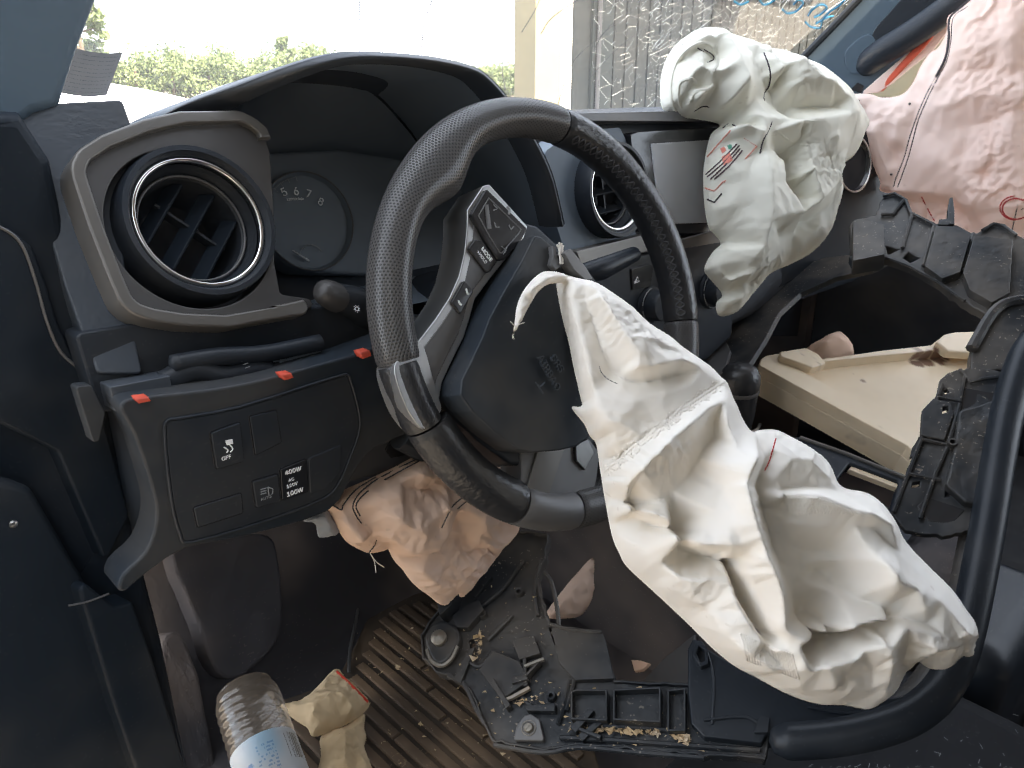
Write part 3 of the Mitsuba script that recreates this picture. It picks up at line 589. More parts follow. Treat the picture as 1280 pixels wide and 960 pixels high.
def dig(s, px, ang, hgt):
    c = CL.px(*px, .0); a = math.radians(ang); x = CL.u*math.cos(a)+CL.v*math.sin(a); y = np.cross(CL.n, x)
    m = meshkit.text_mesh(s, hgt, .0005); v = m.vertices-[m.bounds[:, 0].mean(), m.bounds[:, 1].mean(), 0]
    return trimesh.Trimesh(c+v[:, :1]*x+v[:, 1:2]*y+v[:, 2:3]*CL.n, m.faces, process=False)
add('numerals', [dig('5', (355, 240), 18, .0076), dig('6', (370, 239), 0, .0076), dig('7', (386, 242), -18, .0076), dig('8', (401, 252), -38, .0076), dig('x1000r/min', (369, 249), -3, .0024)], 'print_white', cl, label='white tachometer numerals 5 to 8')
ticks = [tube([gpt(a, GR*.86), gpt(a, GR*.95)], .0004, 5) for a in (128, 116, 104, 92)]+[tube([gpt(a, GR*.93) for a in np.linspace(92, 128, 8)], .0003, 5)]
add('ticks', ticks, 'print_grey', cl)
sg = CL.px(390, 322, .001); sr = .0125
add('fuel_gauge', [tube([sg+CL.u*sr*math.cos(a)+CL.v*sr*math.sin(a) for a in np.linspace(.35, 2.8, 18)], .00035, 5)]+[tube([sg+(CL.u*math.cos(a)+CL.v*math.sin(a))*q for q in (sr, sr*.82)], .0003, 5) for a in (.5, 1.3, 2.1, 2.7)], 'print_grey', cl)
add('needle', tube([CL.px(366, 313, .0015), CL.px(386, 326, .0015)], [.0004, .0011], 6), 'needle', cl)
# centre vent, touchscreen, climate controls
PC = Plane((.8, .612, 1.32), (0, -1, .16))
pc = PC.poly([(676, 190), (712, 165), (770, 160), (778, 176), (782, 230), (790, 292), (800, 306), (704, 325), (690, 280)], .0, r=.006)
cv = PC.px(766, 238, .016); cvo = cv-PC.o
cs = add('centre_stack', slab(PC, pc.difference(Point(cvo@PC.u, cvo@PC.v).buffer(.046)), -.03, .006, .002), 'dash_inner_veiled', db)
air_vent(PC, cv, .044, 'air_vent', 3, 3, 'round centre air vent half hidden by the steering wheel rim')
add('trim_strip', slab(PC, PC.poly([(702, 314), (790, 293), (797, 296), (803, 313), (760, 321), (724, 335), (708, 330)], r=.002), -.01, .022, .005, 4), 'bronze_trim', db)
ts = add('touchscreen', slab(PC, PC.poly([(778, 170), (787, 166), (960, 156), (960, 292), (836, 292), (800, 290), (784, 230)], r=.002), -.02, .012, .002), 'gloss_black', db, label='dark touchscreen with a greyish reflection painted into its glass beside the airbag')
add('glass', slab(PC, PC.poly([(803, 181), (948, 172), (948, 276), (815, 281)]), .0115, .0135, .0008), 'screen_sheen', ts)
add('button_marks', [line(PC, [(794, 187), (788, 187), (787, 190), (788, 192), (795, 192)], .0005, .0125), line(PC, [(801, 208), (795, 208), (794, 211), (795, 213), (802, 213)], .0005, .0125)], 'print_grey', ts)
add('upper_lip', slab(PC, PC.poly([(700, 143), (890, 139), (1000, 137), (1000, 152), (890, 153), (712, 153)], r=.0015), -.02, .010, .004, 4), 'plate_grey', db)
add('lower_trim', slab(PC, PC.poly([(838, 300), (886, 287), (902, 292), (906, 300), (890, 306), (842, 312)], r=.002), -.01, .014, .004, 4), 'bronze_trim', db)
PL = Plane((.85, .585, 1.2), (0, -1, .1))
cp = add('climate_panel', slab(PL, PL.poly([(716, 338), (800, 318), (905, 300), (915, 330), (912, 420), (880, 450), (800, 450), (730, 380)], r=.006), -.05, .004, .006), 'dash_dark', db)
hb = add('hazard_button', slab(PL, PL.poly([(784, 336), (806, 330), (812, 332), (808, 358), (786, 362)], r=.0015), .003, .0065, .0015), 'gloss_black', cp)
add('triangle_mark', [line(PL, [(793, 354), (799, 352), (797, 346), (793, 354)], .00055, .007), line(PL, [(795, 352), (797, 350)], .0004, .007)], 'print_white', hb)
def knob(px, r, marks):
    c = PL.px(*px, .004); kk = add('knob', lathe([(r*1.25, 0), (r*1.22, .004), (r*1.02, .006), (r, .018), (r*.92, .022), (r*.2, .0225), (.0001, .0225)], c, PL.n, 40), 'dash_dark', cp)
    for a0, a1 in marks: add('ring_mark', tube([c+PL.n*.0062+PL.u*r*1.16*math.cos(a)+PL.v*r*1.16*math.sin(a) for a in np.linspace(a0, a1, 10)], .0006, 5), 'print_grey', kk)
    t = meshkit.text_mesh('x', .006, .0004); v = t.vertices-t.bounds.mean(0); add('symbol', trimesh.Trimesh(c+PL.n*.0227+v[:, :1]*PL.u+v[:, 1:2]*PL.v+v[:, 2:3]*PL.n, t.faces), 'print_grey', kk)
knob((812, 381), .019, ((1.7, 3.0), (3.3, 4.4))); knob((888, 362), .021, ((1.9, 3.0), (3.2, 4.0), (4.2, 4.9)))
# passenger side of the dash and its round vent
PP = Plane((1.25, .578, 1.25), (-.15, -1, .2))
pdash = add('passenger_panel', slab(PP, PP.poly([(900, 150), (1060, 140), (1090, 170), (1120, 200), (1130, 300), (1100, 330), (1000, 345), (905, 400), (890, 300)], r=.004), -.05, .0, .008), 'jamb', db)
pv = PP.px(1067, 205, .004)
add('vent_ring', [tube(pv+.044*(np.cos(t)[:, None]*PP.u+np.sin(t)[:, None]*PP.v)+PP.n*.002, .0018, 8, True) for t in [np.linspace(0, 2*math.pi, 48, endpoint=False)]], 'chrome', pdash, smooth=True)
add('vent_cup', lathe([(.043, .002), (.036, -.012), (.0001, -.03)], pv, PP.n, 32), 'gloss_black', pdash, smooth=40)
# lower left: open gap with broken clips, then the knee panel with switches
PK = Plane((.25, .52, 1.19), (0, -1, .02)); PG = Plane((.25, .55, 1.25), (0, -1, .1))
gap = add('gap_backing', slab(PG, PG.poly([(100, 420), (190, 405), (420, 385), (520, 380), (540, 470), (470, 500), (130, 520)], r=.004), -.04, -.012, .004), 'dash_dark', db)
add('bracket', slab(PG, PG.poly([(130, 480), (205, 466), (208, 486), (150, 502), (137, 512)], r=.001), -.01, .012, .002), 'dash_grain_hazed', gap)
add('bracket', slab(PG, PG.poly([(92, 482), (112, 480), (130, 515), (122, 550), (114, 552)], r=.002), -.01, .004, .002), 'dash_lower', gap)
add('bracket', slab(PG, PG.poly([(346, 440), (398, 430), (404, 462), (352, 470)], r=.001), -.01, .002, .002), 'dash_inner_veiled', gap)
add('cable', line(PG, [(205, 478), (240, 462), (280, 470), (320, 462), (350, 474)], .009, .0, 6, 10), 'dash_dark', gap, smooth=True)
add('cable', line(PG, [(215, 455), (270, 446), (330, 442), (400, 428)], .007, .002, 6, 10), 'dash_dark', gap, smooth=True)
add('scale_marks', [line(PG, [(300+i*2.1, 447+i*4.4), (306+i*2.1, 445+i*4.4)], .0004, .0075) for i in range(7)], 'print_grey', gap)
for q in ([(162, 493), (178, 491), (181, 496), (166, 499)], [(342, 464), (355, 462), (358, 468), (347, 471)], [(440, 437), (452, 434), (455, 441), (444, 445)]):
    add('clip', slab(PK, PK.poly(q), .002, .012, .0012), 'red_clip', gap, label='small broken red clip')
kp = add('knee_panel', slab(PK, PK.poly([(150, 505), (190, 495), (260, 487), (330, 474), (440, 444), (520, 424), (540, 520), (470, 560), (442, 594), (410, 640), (300, 672), (232, 686), (180, 720), (150, 745), (152, 720), (182, 690), (195, 650), (190, 612), (168, 545)], r=.004, smooth=3), -.03, .0, .005, 4), 'dash_lower', db, label='black knee panel below the dash with a tray of switches')
tray_px = [(206, 532), (220, 524), (300, 509), (425, 470), (436, 474), (448, 520), (446, 545), (436, 572), (424, 600), (404, 622), (330, 650), (240, 676), (226, 668), (214, 620)]
tray = PK.poly(tray_px, r=.004, smooth=3)
add('tray_rim', slab(PK, tray.buffer(.0016).difference(tray.buffer(-.0004)), -.002, .0020, .0009), 'dash_dark', kp)
add('tray_floor', slab(PK, tray.buffer(-.0008), -.002, .0009, .0005), 'dash_dark', kp)
def switch(pts, raised=.0032, m='dash_dark', lab=None):
    g = PK.poly(pts, r=.0012); k = add('switch', slab(PK, g, .0005, raised, .0012), m, kp, label=lab)
    add('switch_gap', slab(PK, g.buffer(.0010).difference(g.buffer(.0001)), .0005, .0012, .0002), 'gloss_black', k); return k
s1 = switch([(262, 540), (298, 527), (303, 575), (269, 585)], lab='traction control off switch with a white car symbol')
car = [slab(PK, PK.poly([(279, 549), (288, 547), (289, 553), (281, 555)]), .003, .0037, .0002), line(PK, [(280, 559), (285, 563), (283, 566)], .0005, .0036, 3, 5), line(PK, [(287, 556), (291, 561), (288, 565)], .0005, .0036, 3, 5)]
add('symbol', car+[text('OFF', PK, (277, 576), (290, 572), .0028, .0033)], 'print_white', s1)
switch([(311, 520), (344, 512), (350, 552), (318, 568)], .0022)
switch([(241, 634), (300, 616), (302, 640), (246, 658)], .0022)
s4 = switch([(314, 601), (345, 592), (348, 625), (319, 633)], lab='automatic headlight switch')
add('symbol', [line(PK, [(335, 609), (341, 611), (341, 617), (336, 619), (335, 609)], .0005, .0036, 0, 5)]+[line(PK, [(326, 612+i*3), (333, 610+i*3)], .0005, .0036) for i in range(3)]+[text('AUTO', PK, (326, 626), (341, 621), .0022, .0034)], 'print_grey', s4)
s5 = switch([(349, 586), (381, 573), (384, 613), (351, 624)], .0024, 'gloss_black', 'power outlet label reading 400W AC 120V 100W')
add('lettering', [text('400W', PK, (356, 594), (372, 589), .0035, .0024, bold=True), text('AC', PK, (360.5, 602.5), (370.5, 599), .0026, .0024), text('120V', PK, (358, 610.5), (372, 605.5), .0027, .0024), text('100W', PK, (358, 621), (376, 615), .0036, .0024, bold=True)], 'print_white', s5)
s6 = add('outlet_door', slab(PK, PK.poly([(384, 572), (426, 555), (424, 590), (404, 612), (386, 616)], r=.002), .0005, .002, .001), 'dash_dark', kp)
# column lower cover beside the knee airbag
PQ = Plane((.36, .545, 1.12), (.1, -1, -.05))
add('column_panel', slab(PQ, PQ.poly([(440, 560), (470, 530), (540, 505), (560, 560), (540, 572), (470, 594), (424, 606), (410, 630)], r=.003), -.03, .0, .004), 'dash_grain_hazed', db)
add('column_slot', slab(PQ, PQ.poly([(481, 562), (490, 545), (520, 552), (526, 556), (524, 564), (488, 572)], r=.001), .0, .0015, .0004), 'gloss_black', db)

# ------------------------------------------------------------------ steering wheel (turned clockwise), column and stalks
SW = Plane((.5062, .4752, 1.253), (0, -math.cos(math.radians(20.6)), math.sin(math.radians(20.6))))
sw = thing('steering_wheel', 'black leather steering wheel turned clockwise, with grey spokes and perforated grips', 'steering wheel')
def ang(x, y): q = SW.uv(x, y); return math.atan2(q[1], q[0])
RO = .1955
def rim(a0, a1, m, name, width, uvk=None, taper=True, n=24, seg=None, label=None):
    """a stretch of rim from angle a0 to a1; width(a) = radial half width"""
    k = seg or max(6, int(abs(a1-a0)*46)); th = np.linspace(a0, a1, k); ph = np.linspace(0, 2*math.pi, n+1)
    V, U = [], []
    for i, a in enumerate(th):
        w = width(a); e = min(i, k-1-i); s_ = 1-.05*(e == 0)*taper; hz = .0185*s_; hr = w*s_; c = RO-w
        er = SW.u*math.cos(a)+SW.v*math.sin(a)
        V.append(SW.o+er*(c+hr*np.cos(ph)[:, None])+SW.n*(hz*np.sin(ph))[:, None]); U.append(np.c_[ph*math.sqrt(hr*hz)/.0031, np.full(n+1, a*RO/.0027)])
    M = loft(V); 
    if taper:
        for r, fl in ((V[0], 0), (V[-1], 1)):
            c = r[:-1].mean(0); j = np.arange(n); f = np.c_[np.full(n, n+1), j, (j+1)]
            M = trimesh.util.concatenate([M, trimesh.Trimesh(np.vstack([r, c]), f[:, ::-1] if fl else f, process=False)])
        U = U+[U[0], U[0][:1]]+[U[-1], U[-1][:1]]
    return add(name, M, m, sw, smooth=True, uv=np.vstack(U), label=label)
tp2 = 2*math.pi
A_top, A_tl, A_tr0, A_tr1 = ang(697, 148), ang(484, 300), ang(500, 452), ang(528, 536)
A_b0, A_b1, A_r = ang(640, 648), ang(715, 665), ang(850, 402)
wl_ = lambda a: .0172+.0085*math.exp(-((a-ang(548, 215))/.20)**2)
un = lambda a, ref: a+tp2*round((ref-a)/tp2)
a_tr0 = un(A_tr0, math.pi); a_tr1 = un(A_tr1, a_tr0+.2); a_b0 = un(A_b0, a_tr1+.5); a_b1 = un(A_b1, a_b0+.3)
rim(A_top, a_tr0, 'leather_perforated', 'perforated_grip', wl_, label='perforated leather grip on the left of the rim')
rim(a_tr0+.01, a_tr1-.01, 'leather', 'rim_core', lambda a: .0150)
rim(a_tr1, a_b0, 'leather', 'smooth_grip', lambda a: .0188, label='smooth leather lower part of the rim')
rim(a_b0+.01, a_b1, 'plate_grey', 'rim_core', lambda a: .0178)
rim(a_b1+.01, A_r+tp2-.008, 'leather_perforated', 'perforated_grip', lambda a: .0185)
rim(A_r, A_top-.008, 'leather', 'smooth_grip', lambda a: .0176, label='smooth leather upper right of the rim with a laced seam')
# laced seam on the inside of the smooth right grip
lace = []
for i, a in enumerate(np.linspace(A_r+.03, A_top-.06, 58)):
    er = SW.u*math.cos(a)+SW.v*math.sin(a); ta = -SW.u*math.sin(a)+SW.v*math.cos(a)
    p = [SW.o+er*(RO-.0176-.0176*math.cos(f)*1.04)+SW.n*.0185*math.sin(f)*1.04+ta*(.0016 if j % 2 else -.0016)*(1 if i % 2 else -1) for j, f in enumerate((.42, .66, .9))]
    lace.append(tube(p, .0008, 5))
tag(add('laced_seam', lace, 'stitch', sw), 'black lacing on the inside of the rim', kind='stuff')
# spoke plate on the left: switch pad, mode button, phone buttons, silver lower arm
plate_px = [(584, 262), (604, 232), (612, 230), (660, 283), (655, 298), (640, 315), (614, 347), (594, 374), (587, 400), (580, 422), (566, 450), (553, 478), (549, 500), (549, 514), (532, 520), (512, 480), (500, 460), (508, 447), (525, 424), (545, 398), (562, 372), (574, 345), (581, 315), (584, 285)]
sp = add('spoke', slab(SW, SW.poly(plate_px, .012, r=.0015), -.022, .012, .0055, 5), 'silver_trim', sw, label='satin silver left spoke with switch pad')
sp2 = SW.poly(plate_px, .012, r=.0015).buffer(-.0062); sp2 = sp2 if sp2.geom_type == 'Polygon' else max(sp2.geoms, key=lambda q: q.area)
add('spoke_face', slab(SW, sp2, .011, .0128, .001), 'plate_grey', sp)
arm = SW.poly([(491, 460), (496, 450), (512, 440), (524, 428), (530, 440), (536, 460), (544, 490), (550, 512), (541, 524), (528, 537), (516, 526), (505, 508), (494, 478)], .012, r=.002, smooth=3)
add('spoke_arm', slab(SW, arm, -.012, .0145, .0075, 6), 'silver_trim', sw, label='brushed silver arm where the left spoke joins the rim')
pad_px = [(589, 268), (608, 236), (659, 286), (653, 298), (630, 325), (622, 325), (606, 300)]
pdk = add('switch_pad', slab(SW, SW.poly(pad_px, .016, r=.002), .010, .0165, .002, 4), 'gloss_black', sp, label='glossy black pad with audio buttons')
add('pad_ring', slab(SW, (lambda q: q.buffer(-.0052).difference(q.buffer(-.0062)))(SW.poly(pad_px, .016, r=.002)), .0165, .0171, .0003), 'plate_grey', pdk)
add('pad_bar', slab(SW, SW.poly([(606, 256), (610, 256), (614, 286), (609, 287)], .017), .0165, .0178, .0005), 'plate_grey', pdk)
add('pad_symbols', [line(SW, [(617, 256), (622, 261), (617, 263)], .0005, .0170), line(SW, [(634, 258), (637, 262), (636, 268)], .0011, .0170), line(SW, [(618, 278), (620, 284), (624, 284)], .0005, .0170), line(SW, [(636, 281), (639, 287), (642, 283)], .0005, .0170), line(SW, [(627, 308), (633, 313), (630, 317)], .0004, .0170), line(SW, [(629, 318), (634, 309)], .0004, .0170)], 'print_grey', pdk)
mb = add('mode_button', slab(SW, SW.poly([(585, 311), (593, 300), (601, 301), (621, 327), (612, 340), (607, 341)], .014, r=.0016), .012, .0150, .0015), 'gloss_black', sp, label='mode and hold button')
add('lettering', [text('MODE', SW, (600.5, 311), (612, 326.5), .0034, .0149, bold=True), text('>HOLD', SW, (595.5, 315), (607, 330.5), .0027, .0149)], 'print_white', mb)
pb = add('phone_button', slab(SW, SW.poly([(564, 378), (580, 350), (592, 364), (575, 394)], .014, r=.0016), .012, .0145, .0012), 'gloss_black', sp)
add('handset_mark', [line(SW, [(583, 361), (584, 366), (586, 368)], .0009, .0147, 3), line(SW, [(573, 376), (575, 380), (577, 381)], .0009, .0147, 3)], 'print_white', pb)
# airbag hub cover
hub_px = [(668, 294), (676, 296), (700, 318), (735, 345), (770, 400), (790, 470), (775, 520), (738, 545), (722, 558), (700, 563), (664, 566), (648, 562), (618, 540), (590, 514), (576, 494), (578, 474), (590, 450), (604, 420), (612, 398), (630, 364), (652, 326)]
hg = SW.poly(hub_px, .036, r=.003)
hub = add('hub_cover', slab(SW, hg, .008, .036, .014, 7, size=.02, warp=lambda v: np.c_[v[:, 0], v[:, 1], v[:, 2]+.006*np.exp(-((v[:, 0]-.02)**2+(v[:, 1]+.0)**2)/.004)*(v[:, 2] > .02)]), 'dash_lower', sw, label='torn black airbag cover on the steering wheel hub')
def on_hub(s, a, b, h): return text(s, SW, a, b, h, .0405, .0022)
add('embossed_lettering', [on_hub('SRS', (686, 447), (699, 468), .0065), on_hub('AIRBAG', (670, 447), (694, 490), .0065), line(SW, [(669, 478), (675, 484), (681, 478)], .0008, .0418), line(SW, [(672, 482), (679, 492)], .0008, .0418)], 'dash_grain_hazed', hub)
add('torn_flap', [slab(SW, SW.poly([(700, 318), (708, 312), (728, 336), (736, 350), (728, 352), (712, 338)], .045, r=.0006), .034, .050, .002), slab(SW, SW.poly([(698, 305), (702, 306), (704, 318), (710, 330), (702, 336), (696, 328), (699, 318)], .05), .036, .043, .001)], 'plate_grey', hub)
add('frayed_edge', [line(SW, [(700+g_, 306-h_), (701+g_*.5, 312), (702+g_*.3, 330)], .0009, .045, 3) for g_, h_ in ((-4, 0), (-1, 3), (2, 2), (4, -1))], 'bag_white', hub)
# lower spoke
lo_px = [(650, 560), (700, 560), (736, 548), (750, 566), (746, 600), (738, 632), (715, 660), (700, 664), (664, 658), (652, 648), (650, 622), (652, 590)]
ls = add('spoke', slab(SW, SW.poly(lo_px, .008, r=.002), -.02, .008, .005, 5), 'plate_grey', sw, label='grey lower spoke with a bronze strip')
add('spoke_strip', slab(SW, SW.poly([(672, 562), (706, 560), (684, 624), (655, 622)], .01, r=.001), .007, .0105, .003, 3), 'bronze_trim', ls)
add('button_pad', slab(SW, SW.poly([(718, 556), (734, 548), (742, 566), (730, 588), (719, 576)], .01, r=.001), .007, .0115, .0015), 'gloss_black', ls)
add('hub_well', slab(SW, SW.poly(hub_px, .012).buffer(.012), -.03, .006, .004), 'dash_dark', sw)
add('rear_cover', lathe([(.0001, -.09), (.050, -.09), (.062, -.06), (.066, -.02), (.060, -.006), (.0001, -.006)], SW.o-SW.v*.008, SW.n, 40), 'dash_dark', sw, smooth=40)
# column and stalks
col = thing('steering_column', 'dark steering column shroud with stalks behind the wheel', 'steering column')
ca = nrm([0, 1, -.36]); c0 = SW.o-SW.n*.075
add('shroud', tube([c0, c0+ca*.05, c0+ca*.10, c0+ca*.17], [.052, .066, .072, .07], 28), 'dash_dark', col, smooth=40)
s0, s1_ = Y(412, 368, .555), Y(478, 402, .57)
add('light_stalk', [tube(cr(np.array([s0, s0*.5+s1_*.5+np.array([0, 0, .004]), s1_, c0+ca*.04]), 5), [.0112, .0112, .0118, .0128, .0138, .0144, .0145, .014, .013, .012, .011, .0105, .010, .0098, .009, .009], 18)], 'dash_dark', col, smooth=True, label='light stalk with a ribbed end knob')
dk = nrm(s0-s1_)
add('stalk_knob', lathe([(.0001, .013), (.0052, .0125), (.008, .011), (.0102, .007), (.0115, .001), (.0120, -.010), (.0115, -.012)], s0, dk, 28), 'bezel_face', col, smooth=40)
SK = Plane(Y(446, 384, .545), (0, -1, .3))
add('stalk_mark', [circ(SK, SK.px(446, 386), .0016, .0, .0003, 14)]+[tube([SK.px(446, 386)+SK.u*.0022*math.cos(a)+SK.v*.0022*math.sin(a), SK.px(446, 386)+SK.u*.003*math.cos(a)+SK.v*.003*math.sin(a)], .0003, 4) for a in np.arange(8)*.785], 'print_white', col)
w0, w1 = Y(752, 336, .50), Y(792, 318, .50)
add('wiper_stalk', tube([c0+ca*.03, Y(720, 345, .50), w0, w1], [.009, .012, .014, .010], 16, flat=.8), 'dash_dark', col, smooth=True)
add('ignition_rib', tube([Y(500, 545, .53), Y(530, 562, .53)], .012, 10), 'dash_dark', col)

# ------------------------------------------------------------------ airbags
# driver airbag: hangs out of the hub, falls towards the driver's seat
PA = P3((690, 350, .672), (1000, 860, .625), (1215, 790, .632), u=RT)
da_out = [(690, 353), (692, 345), (702, 344), (727, 350), (745, 354), (770, 370), (790, 385), (810, 405), (830, 417), (850, 432), (872, 447), (890, 460), (901, 472), (909, 479), (915, 495), (925, 517), (937, 538), (952, 537), (970, 537), (995, 550), (1020, 565), (1037, 580), (1050, 607), (1085, 616), (1105, 632), (1117, 650), (1132, 677), (1160, 707), (1185, 732), (1202, 757), (1215, 775), (1219, 790), (1215, 820), (1197, 819), (1187, 832), (1170, 837), (1155, 832), (1135, 816), (1132, 832), (1120, 860), (1105, 875), (1085, 887), (1055, 882), (1020, 880), (982, 867), (945, 847), (920, 834), (890, 810), (862, 782), (825, 747), (785, 710), (774, 692), (765, 670), (757, 630), (750, 587), (745, 555), (737, 545), (730, 530), (714, 509), (727, 508), (725, 495), (717, 460), (710, 425), (700, 390)]
da_ctl = [
 [(708, 372, 16), (722, 420, 26), (735, 470, 32), (742, 520, 32), (750, 560, 28)],
 [(732, 378, 18), (741, 405, 16), (750, 440, 16), (764, 468, 14), (785, 478, 18)],
 [(752, 374, 32), (768, 400, 36), (785, 425, 40), (798, 452, 40)], [(715, 352, 12), (740, 362, 22), (775, 385, 22), (810, 420, 26)],
 [(792, 463, 40), (815, 461, 40), (835, 455, 38), (850, 451, 30)], [(812, 418, 33), (813, 438, 36), (814, 456, 38)],
 [(845, 440, 22)], [(875, 462, 22)], [(862, 480, 26)], [(800, 480, 20), (830, 474, 20), (860, 468, 18)],
 [(786, 505, 32), (815, 496, 30), (848, 488, 30)], [(770, 530, 36), (760, 558, 30)],
 [(903, 478, 12), (880, 492, 20), (850, 512, 26), (820, 535, 30), (790, 558, 30), (765, 580, 22)],
 [(907, 499, 24), (885, 511, 38), (860, 530, 50), (830, 556, 56), (800, 586, 54), (780, 606, 42)],
 [(889, 528, 24), (889, 548, 22)], [(905, 530, 38)],
 [(875, 565, 30), (860, 590, 28), (838, 612, 30), (815, 632, 30)],
 [(915, 560, 44), (935, 570, 54), (943, 571, 58)],
 [(944, 572, 60), (930, 605, 62), (940, 640, 64), (955, 690, 62), (968, 720, 60), (976, 745, 58), (978, 780, 52), (980, 808, 44)],
 [(952, 574, 22), (939, 606, 22), (949, 640, 24), (964, 690, 26), (977, 718, 22), (985, 745, 10), (986, 780, 4), (986, 800, 6)],
 [(900, 610, 40)], [(888, 640, 42)], [(916, 640, 52), (905, 668, 52)], [(880, 660, 42)],
 [(757, 593, 28), (772, 611, 34), (798, 637, 42), (834, 652, 48), (853, 673, 50), (871, 682, 50), (895, 684, 52), (925, 680, 54)],
 [(752, 600, 4), (767, 618, 4), (795, 645, 6), (830, 662, 8), (848, 683, 8), (870, 693, 6), (896, 697, 4)],
 [(933, 684, 52), (925, 698, 40), (930, 715, 46)], [(946, 700, 58)],
 [(902, 698, 34), (917, 745, 40), (933, 772, 42), (950, 795, 42), (968, 812, 44)],
 [(893, 700, 2), (905, 735, 0), (922, 766, 2), (938, 787, 12)],
 [(935, 730, 40), (948, 760, 40), (965, 787, 46)],
 [(790, 680, 14), (820, 700, 24), (850, 722, 30)], [(838, 735, 22)], [(880, 760, 26)], [(900, 790, 34), (930, 815, 44), (960, 836, 40)], [(950, 805, 32), (985, 840, 36)], [(800, 665, 14)], [(845, 700, 12)],
 [(995, 745, 8), (1000, 770, 0), (1000, 795, 4)], [(1030, 772, 4), (1060, 766, 8), (1090, 768, 18)],
 [(984, 814, 46), (1000, 803, 50), (1035, 792, 52), (1075, 784, 50), (1110, 778, 48), (1150, 788, 42), (1200, 795, 32)],
 [(994, 797, 4), (1035, 783, 10), (1075, 775, 20), (1115, 770, 32), (1150, 778, 34)],
 [(990, 725, 14), (1020, 733, 22), (1060, 745, 30), (1100, 757, 36)],
 [(1020, 700, 26), (1050, 700, 34), (1083, 688, 48), (1104, 703, 56), (1119, 722, 60), (1110, 742, 48)], [(1140, 735, 46), (1172, 752, 38)], [(1128, 700, 30), (1100, 676, 34)], [(1150, 760, 44)],
 [(972, 622, 42), (995, 617, 46), (1022, 618, 50), (1045, 628, 52), (1070, 638, 52), (1090, 641, 50), (1111, 656, 40)],
 [(974, 613, 22), (1000, 609, 22), (1025, 609, 20), (1050, 618, 18), (1075, 628, 16), (1095, 632, 12)],
 [(982, 654, 34), (1020, 656, 40), (1060, 657, 42), (1088, 662, 38)], [(1112, 660, 40), (1117, 688, 34)],
 [(965, 600, 28), (975, 660, 28), (990, 690, 22), (997, 738, 14)],
 [(962, 560, 20), (985, 573, 28), (1012, 574, 32), (1006, 600, 22)], [(1035, 600, 18)], [(968, 545, 14), (957, 585, 22)],
 [(1000, 690, 20), (1030, 690, 22)], [(1012, 708, 12)], [(1040, 690, 26), (1028, 725, 14)],
 [(1000, 838, 46), (1040, 827, 50), (1065, 822, 48), (1075, 805, 46)], [(995, 860, 24), (1050, 864, 26), (1100, 856, 24)], [(1104, 798, 52), (1110, 830, 44), (1104, 862, 26)], [(1122, 825, 20)], [(1050, 845, 34), (1040, 858, 36)], [(1085, 835, 32)],
 [(1165, 812, 42)], [(1190, 806, 32)], [(1148, 824, 22)], [(1207, 793, 36)], [(1128, 800, 30)], [(1140, 800, 40)]]
driver = Cloth(PA, da_out, da_ctl, res=.0022, puff=.006, dp=.006, sig=1.3, wr=.0018, wf=38, thick=.02, seed=3, hs=1.45)
da = add('driver_airbag', driver.mesh, 'bag_white', smooth=True, uv=driver.uv)
labels[da] = {'label': 'large white deflated airbag hanging out of the steering wheel hub', 'category': 'airbag'}
# torn strap at its top, seams, pleats
PS = Plane(SW.o+SW.n*.048, SW.n)
strap = Cloth(PS, [(640, 424), (643, 405), (646, 383), (654, 364), (668, 347), (682, 339), (700, 341), (722, 349), (708, 354), (694, 354), (682, 357), (672, 366), (662, 382), (652, 400), (646, 410)],
              [[(646, 392, 5), (656, 370, 7), (670, 354, 8), (684, 347, 8), (705, 347, 6)]], res=.0015, puff=.002, dp=.003, sig=1.0, wr=.0006, wf=90, thick=.003, seed=5)
add('torn_strap', strap.mesh, 'bag_white', da, smooth=True, uv=strap.uv, label='narrow torn strip curling down over the hub')
add('frayed_thread', [line(PS, [(646, 410), (640, 404), (638, 402)], .0004, .004, 3), line(PS, [(648, 406), (653, 404), (656, 403)], .0004, .004, 3), line(PS, [(641, 420), (643, 424)], .0004, .004)], 'bag_white', da)
sm = [(906, 476), (898, 481), (880, 493), (864, 505), (850, 513), (836, 526), (820, 537), (804, 550), (790, 560), (776, 574), (765, 582), (755, 590)]
add('stitched_seam', driver.seam(sm, .0011, 5, .0012), 'bag_white', da)
puck = []
q = cr(np.array(sm, float), 5)
for i in range(2, len(q)-2, 1):
    t = nrm(q[i+1]-q[i-1]); nrm_ = np.array([-t[1], t[0]]); l = 4+6*rng.random(); o = rng.normal()*1.2
    puck.append(driver.seam([tuple(q[i]-nrm_*l+t*o), tuple(q[i]), tuple(q[i]+nrm_*l*.8-t*o)], .0010, 3, .0002))
tag(add('seam_pucker', puck, 'bag_white', da), 'gathered puckers along the seam', kind='stuff')
pl_ = []
for i in range(30):
    x = 985+i*4.0; pl_.append(driver.seam([(x-8, 622+max(0, x-1030)*.32), (x-2, 632+max(0, x-1040)*.25), (x+2, 643+max(0, x-1060)*.12)], .0010, 3, .0004))
for i in range(20):
    x = 925+i*3.4; pl_.append(driver.seam([(x, 792+i*1.3), (x+5, 806+i*1.5), (x+9, 826+i*1.2)], .0009, 3, .0002))
tag(add('pleat', pl_, 'bag_white', da), 'fine pleats in the fabric', kind='stuff')
add('tear_line', driver.seam([(970, 548), (966, 562), (961, 578), (956, 588)], .0005), 'thread_red', da)
add('tear_line', driver.seam([(749, 458), (752, 466), (760, 474), (772, 480)], .0003), 'bag_thread', da)

